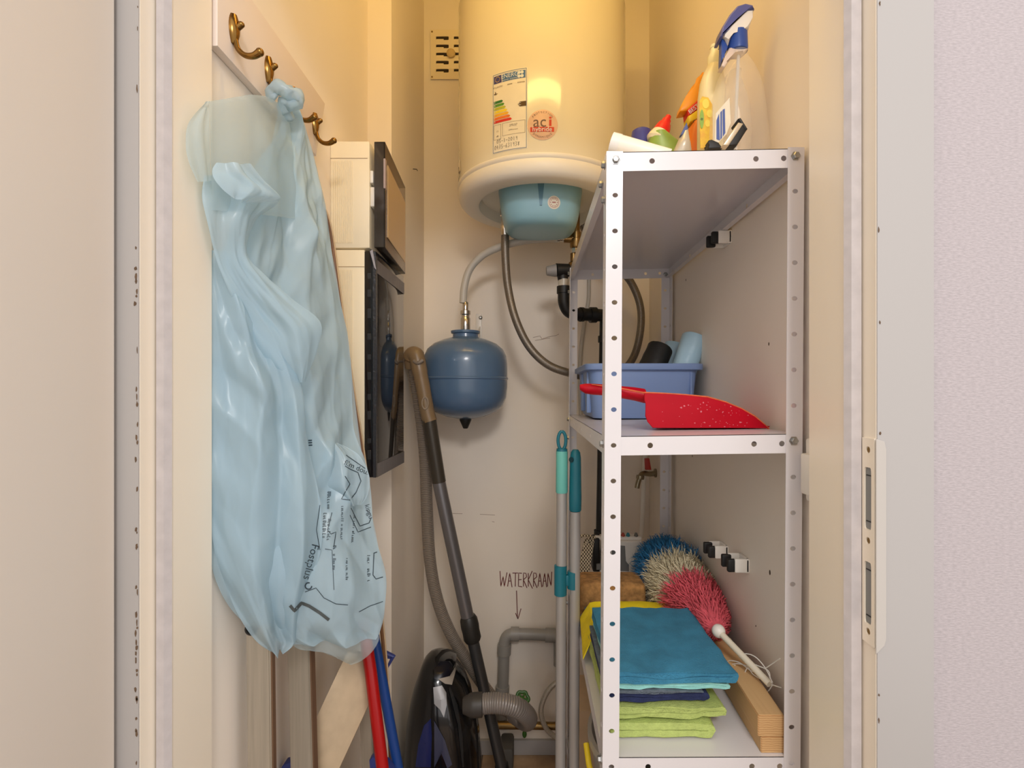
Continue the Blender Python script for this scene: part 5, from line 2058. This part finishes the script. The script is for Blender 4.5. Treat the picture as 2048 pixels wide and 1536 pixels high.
# sloping tread seen as a broad flat board
dB = .95
q = [U(694, 1304, dB + .05), U(742, 1312, dB + .06), U(743, 1398, dB + .05), U(668, 1560, dB - .03), U(612, 1600, dB - .03), U(634, 1432, dB - .02)]
b = B(); prism(b, q, (0, .012, 0), .0015, 2)
obj('tread', b, M('worn aluminium tread', (192, 168, 136), .45, .15, var=(40, .12, 3), bump=(60, .04)), t)
r3 = rail('rail', (flo(742, 1.10).x, 1.10, .012), (U(714, 1380, 1.10).x, 1.10, U(0, 1330, 1.10).z), .026, .02, ALU)
for pa, d_ in ((flo(598, d2), d2 + .02), (flo(742, 1.10), 1.10)):
    b = B(); box(b, pa.x - .006, pa.x + .044, d_ - .012, d_ + .03, 0, .035, .004)
    obj('foot', b, BLUEP, t)
b = B()
prism(b, [U(x, y, .90) for x, y in ((556, 1545), (566, 1530), (586, 1524), (596, 1545))], (0, .02, 0), .002)
obj('plastic_corner', b, BLUEP, t)
b = B()
tube(b, [U(766, 1304, 1.16), U(787, 1312, 1.16), U(771, 1342, 1.16)], [.006, .005, .002], 8)
prism(b, [U(x, y, 1.16) for x, y in ((764, 1302), (772, 1303), (788, 1311), (785, 1319), (768, 1317))], (0, .006, 0), .001)
obj('locking_hook', b, BLUEP, t)
b = B(); prism(b, [U(x, y, 1.05) for x, y in ((738, 1522), (748, 1512), (752, 1524), (774, 1528), (786, 1545), (740, 1545))], (0, .02, 0), .002)
obj('plastic_bracket', b, BLUEP, t)

# poles
t = thing('broom_pole', 'bright red pole leaning in front of the ladder', 'broom handle', (-.25, 1.0, 0))
b = B()
tube(b, [U(726, 1240, 1.0), U(741, 1340, .99), U(768, 1560, .97), Vector((U(800, 1, .955).x, .955, .06))], .0115, 18)
obj('pole', b, REDP, t)
b = B(); box(b, U(800, 1, .955).x - .10, U(800, 1, .955).x + .10, .93, .98, .03, .07, .008); box(b, U(800, 1, .955).x - .10, U(800, 1, .955).x + .10, .935, .975, 0, .03)
obj('brush_head', b, REDP, t)
t = thing('mop_pole', 'blue pole leaning just behind the red one', 'mop handle', (-.25, 1.1, 0))
b = B()
tube(b, [U(744, 1250, 1.08), U(757, 1320, 1.08), U(797, 1540, 1.08), Vector((U(830, 1, 1.09).x, 1.09, .05))], .0105, 18)
obj('pole', b, BLUPOLE, t)
b = B(); box(b, U(830, 1, 1.09).x - .12, U(830, 1, 1.09).x + .12, 1.06, 1.12, .0, .05, .01)
obj('mop_head', b, BLUPOLE, t)
b = B()
pl = spline([U(640, 410, 1.06), U(652, 430, 1.075), U(663, 478, 1.09), U(674, 560, 1.095), U(690, 680, 1.10), U(708, 800, 1.10), U(728, 930, 1.105), U(767, 1290, 1.12), U(782, 1525, 1.13), Vector((U(792, 1, 1.13).x, 1.13, .0))], 4)
for p in pl:
    p.x = max(p.x, XL + .008)
tube(b, pl, .0048, 10)
o = obj('slim_stick', b, M('brown varnished wood', (134, 92, 58), .35, var=(20, .35)), label='slim brown bent stick beside the fuse boxes, mostly behind the bag', cat='stick')
b = B()
tube(b, [p + Vector((.0045, -.001, 0)) for p in pl], .0018, 8)
obj('pale_edge', b, M('pale stick edge', (214, 186, 150), .4, var=(20, .1)), parent=o)

# ------------------------------------------------------------------ vacuum cleaner
t = thing('vacuum_cleaner', 'glossy black and blue canister vacuum cleaner standing on end', 'vacuum cleaner', (-.26, 1.47, 0))
dv = 1.47
b = B()
rows = [(1335, 848, 895, .060), (1322, 852, 890, .045), (1345, 838, 908, .085), (1370, 829, 926, .10), (1400, 821, 938, .112), (1440, 814, 948, .12), (1480, 810, 955, .122), (1540, 806, 960, .122), (1600, 805, 960, .12), (1680, 812, 955, .11)]
rows = [(1317, 862, 884, .02), (1322, 851, 897, .045), (1332, 843, 909, .07)] + rows[2:]
secs = []
yc = 1.50
for py, a, c, hy in rows:
    z = max(zpx(py, dv), .03)
    xa, xc = (a - CX) * dv / F, (c - CX) * dv / F
    secs.append(superring((xa + xc) / 2, yc, z, (xc - xa) / 2, hy, 2.6, 36))
secs.append([Vector((p.x, p.y, .004)) for p in secs[-1]])
loft(b, secs)
body = obj('body', b, BLACKG, t)
bv = BVHTree.FromPolygons([v.co for v in body.data.vertices], [p.vertices for p in body.data.polygons])


def on_vac(px, py, off=.002):
    o_ = Vector((0, 0, H)); d_ = (U(px, py, 1) - o_).normalized()
    h = bv.ray_cast(o_, d_)
    return h[0] - d_ * off if h[0] is not None else U(px, py, 1.40)


def vac_patch(name, pts, mat, off=.003, par=None):
    """raised trim panel following the shell"""
    b = B()
    cx_ = sum(p[0] for p in pts) / len(pts); cy_ = sum(p[1] for p in pts) / len(pts)
    pts = dense(pts + [pts[0]], 6)[:-1]
    rings = []
    for f in (1, .97, .75, .5, .25, .02):
        rings.append([on_vac(cx_ + (x - cx_) * f, cy_ + (y - cy_) * f, -.004 if f == 1 else off) for x, y in pts])
    loft(b, rings, caps=False)
    return obj(name, b, mat, par or t)


vac_patch('blue_panel', [(830, 1536), (836, 1490), (848, 1450), (862, 1436), (864, 1470), (862, 1536)], BLUEV)
vac_patch('side_stripe', [(868, 1440), (890, 1480), (905, 1530), (895, 1538), (880, 1500), (868, 1536)], SILV if False else M('grey blue trim', (62, 66, 88), .2, bump=(20, .03)))
vac_patch('silver_curve', [(866, 1374), (884, 1370), (893, 1385), (894, 1410), (888, 1436), (880, 1420), (868, 1408)], SILV)
vac_patch('handle_recess', [(868, 1335), (880, 1322), (900, 1322), (910, 1336), (905, 1360), (888, 1366), (868, 1358)], M('recess navy', (10, 12, 26), .3, bump=(20, .03)))
vac_patch('release_button', [(876, 1358), (900, 1352), (910, 1334), (912, 1340), (904, 1370), (890, 1368)], M('pale grey button', (176, 166, 154), .35, bump=(20, .03)), .006)
vac_patch('lid_seam', [(900, 1372), (915, 1410), (925, 1470), (928, 1536), (925, 1536), (921, 1470), (911, 1412), (897, 1376)], M('seam black', (44, 44, 44), .3, bump=(20, .03)))
# hose collar, hose, wand
b = B()
lathe_axis(b, [(.020, -.03), (.030, -.01), (.031, 0), (.031, .022), (.027, .024)], U(948, 1410, 1.40), (1, .05, .02), 24)
obj('hose_collar', b, M('charcoal plastic', (66, 62, 58), .45, bump=(60, .05)), t)


def corrugated(pts, r, pitch=.0052, depth=.0016, n=14):
    path = spline(pts, 24)
    L_ = [0]
    for a, c in zip(path, path[1:]):
        L_.append(L_[-1] + (c - a).length)
    tot = L_[-1]
    m = int(tot / (pitch / 3))
    out, rr = [], []
    k = 0
    for i in range(m + 1):
        s_ = tot * i / m
        while k < len(L_) - 2 and L_[k + 1] < s_:
            k += 1
        f = (s_ - L_[k]) / max(1e-9, L_[k + 1] - L_[k])
        out.append(path[k].lerp(path[k + 1], min(1, f)))
        rr.append(r - depth * (i % 3 == 0))
    b = B()
    tube(b, out, rr, n)
    return b


sl_pts = [U(962, 1408, 1.40), U(985, 1406, 1.40), U(1010, 1408, 1.40), U(1035, 1416, 1.41), U(1051, 1428, 1.44), U(1057, 1438, 1.48), U(1050, 1442, 1.54), U(1028, 1428, 1.58)]
obj('hose_end_sleeve', corrugated(sl_pts, .0265, .0062, .0014, 20), M('silver grey sleeve', (140, 132, 126), .34, .25, bump=(60, .03)), t)
h_pts = [U(1031, 1431, 1.58), U(1000, 1412, 1.60), U(972, 1378, 1.61), U(940, 1330, 1.61), U(902, 1268, 1.60), U(875, 1200, 1.59), U(860, 1120, 1.58), U(854, 1020, 1.57), U(851, 930, 1.56), U(845, 860, 1.555), U(836, 790, 1.55), U(828, 740, 1.545), U(826, 715, 1.54)]
obj('hose', corrugated(h_pts, .0185, .0055, .0016, 14), HOSEV, t, label='long corrugated grey hose')
b = B()
tube(b, spline([U(822, 735, 1.54), U(821, 718, 1.53), U(827, 709, 1.52), U(834, 715, 1.51), U(840, 745, 1.505), U(847, 780, 1.505), U(854, 822, 1.505), U(860, 843, 1.505)], 5), [.018] * 6 + [.0245] * 9 + [.0225] * 6 + [.021] * 15, 20)
hg = obj('bent_handgrip', b, M('olive grey grip', (128, 106, 78), .35, bump=(60, .05)), t)
b = B(); tube(b, spline([U(828, 722, 1.49), U(836, 726, 1.485), U(846, 720, 1.487)], 4), .006, 10)
obj('grip_ring', b, HOSEV, hg)
b = B(); c = U(850, 806, 1.481)
loft(b, [[c + Vector((w * math.cos(a), y, h * math.sin(a))) for a in [2 * math.pi * i / 18 for i in range(18)]] for w, h, y in ((.011, .020, .006), (.0105, .019, .001), (.0075, .015, .001), (.007, .0145, .005))])
obj('air_slider', b, M('grey brown slider', (150, 132, 112), .4, bump=(60, .03)), hg)
b = B(); cyl(b, U(858, 838, 1.505), U(878, 964, 1.52), .0205, .0205, 22)
obj('dark_wand', b, M('dark wand', (68, 62, 54), .35, .3, bump=(60, .03)), t)
b = B(); cyl(b, U(877, 960, 1.52), U(938, 1248, 1.545), .0195, .0195, 22)
obj('upper_tube', b, TUBEM, t)
b = B()
pa, pb = U(936, 1232, 1.543), U(946, 1282, 1.548)
a_ = (pb - pa)
tube(b, [pa, pa + a_ * .12, pa + a_ * .4, pa + a_ * .6, pa + a_ * .88, pb], [.021, .026, .0275, .026, .0265, .022], 20)
obj('tube_clamp', b, M('matte black clamp', (40, 38, 34), .45, bump=(60, .05)), t)
b = B(); cyl(b, U(945, 1278, 1.548), U(1005, 1540, 1.57), .0175, .0175, 22)
obj('lower_tube', b, M('dark tube', (92, 92, 92), .32, .7, bump=(60, .03)), t)
b = B(); cyl(b, U(1003, 1530, 1.57), U(1010, 1562, 1.575), .021, .021, 20)
obj('tube_end', b, BLACK, t)

# ------------------------------------------------------------------ mop sticks beside the rack
def mop(label, px_t, px_b, py_t, d, grip_len, matg, seed):
    top, bot = U(px_t, py_t, d), Vector((U(px_b, 1536, d).x, d, 0))
    t = thing('mop_stick', label, 'mop handle', bot, 'pair of mop sticks beside the shelf rack')
    ax = (top - bot).normalized()
    r = .0128
    b = B(); cyl(b, bot + ax * .03, top - ax * grip_len, .0118, .0118, 20)
    obj('pole', b, STICKG, t)
    return t, top, bot, ax


dm = 1.16
t, top, bot, ax = mop('mop stick with mint grip and open teal hanging loop', 1124, 1119, 860, dm, .14, MINTP, 1)
b = B(); c0 = top - ax * .048
lathe_axis(b, [(.0125, 0), (.0136, .003), (.0132, .06), (.0132, .092), (.0125, .095)], top - ax * .142, ax, 22)
obj('grip', b, MINTP, t)
b = B()
ring = [top - ax * .024 + Vector((.0088 * math.sin(2 * math.pi * k / 28), 0, .0205 * math.cos(2 * math.pi * k / 28))) for k in range(29)]
tube(b, ring, .0038, 10)
cyl(b, top - ax * .052, top - ax * .042, .0132, .012, 20)
obj('hanging_loop', b, TEALD, t)
b = B(); box(b, bot.x - .11, bot.x + .03, dm - .05, dm + .05, 0, .03, .01)
obj('mop_head', b, TEALD, t)
cb = B(); cz = zpx(1160, dm)
lathe_axis(cb, [(.0122, -.034), (.0142, -.033), (.0142, .033), (.0122, .034)], Vector((U(1121, 1, dm).x, dm, cz)), (0, 0, 1), 20)
lathe_axis(cb, [(.0122, -.020), (.0142, -.019), (.0142, .019), (.0122, .020)], Vector((U(1147, 1, dm).x, dm + .002, cz)), (0, 0, 1), 20)
box(cb, U(1121, 1, dm).x + .010, U(1147, 1, dm).x - .010, dm - .006, dm + .006, cz - .012, cz + .012, .002)
obj('joining_clip', cb, TEALD, t)
t, top, bot, ax = mop('mop stick with dark teal rounded grip, nearest the shelf post', 1151, 1146, 899, dm, .14, TEALD, 2)
b = B()
lathe_axis(b, [(.0125, 0), (.0138, .003), (.0142, .03), (.0130, .09), (.0124, .12), (.0105, .133), (.006, .139)], top - ax * .139, ax, 22)
g_ = obj('grip', b, TEALD, t)
b = B(); lathe_axis(b, [(.0042, 0), (.0060, .0004), (.0060, .002)], top - ax * .022 + Vector((-.0095, -.0085, 0)), (-.6, -.8, 0), 16)
obj('hang_hole', b, M('hole dark teal', (10, 56, 66), .6, bump=(60, .03)), g_)
b = B(); box(b, bot.x - .03, bot.x + .012, dm + .055, dm + .16, 0, .03, .01); box(b, bot.x - .014, bot.x + .010, dm - .012, dm + .07, .004, .032, .004)
obj('mop_head', b, TEALD, t)
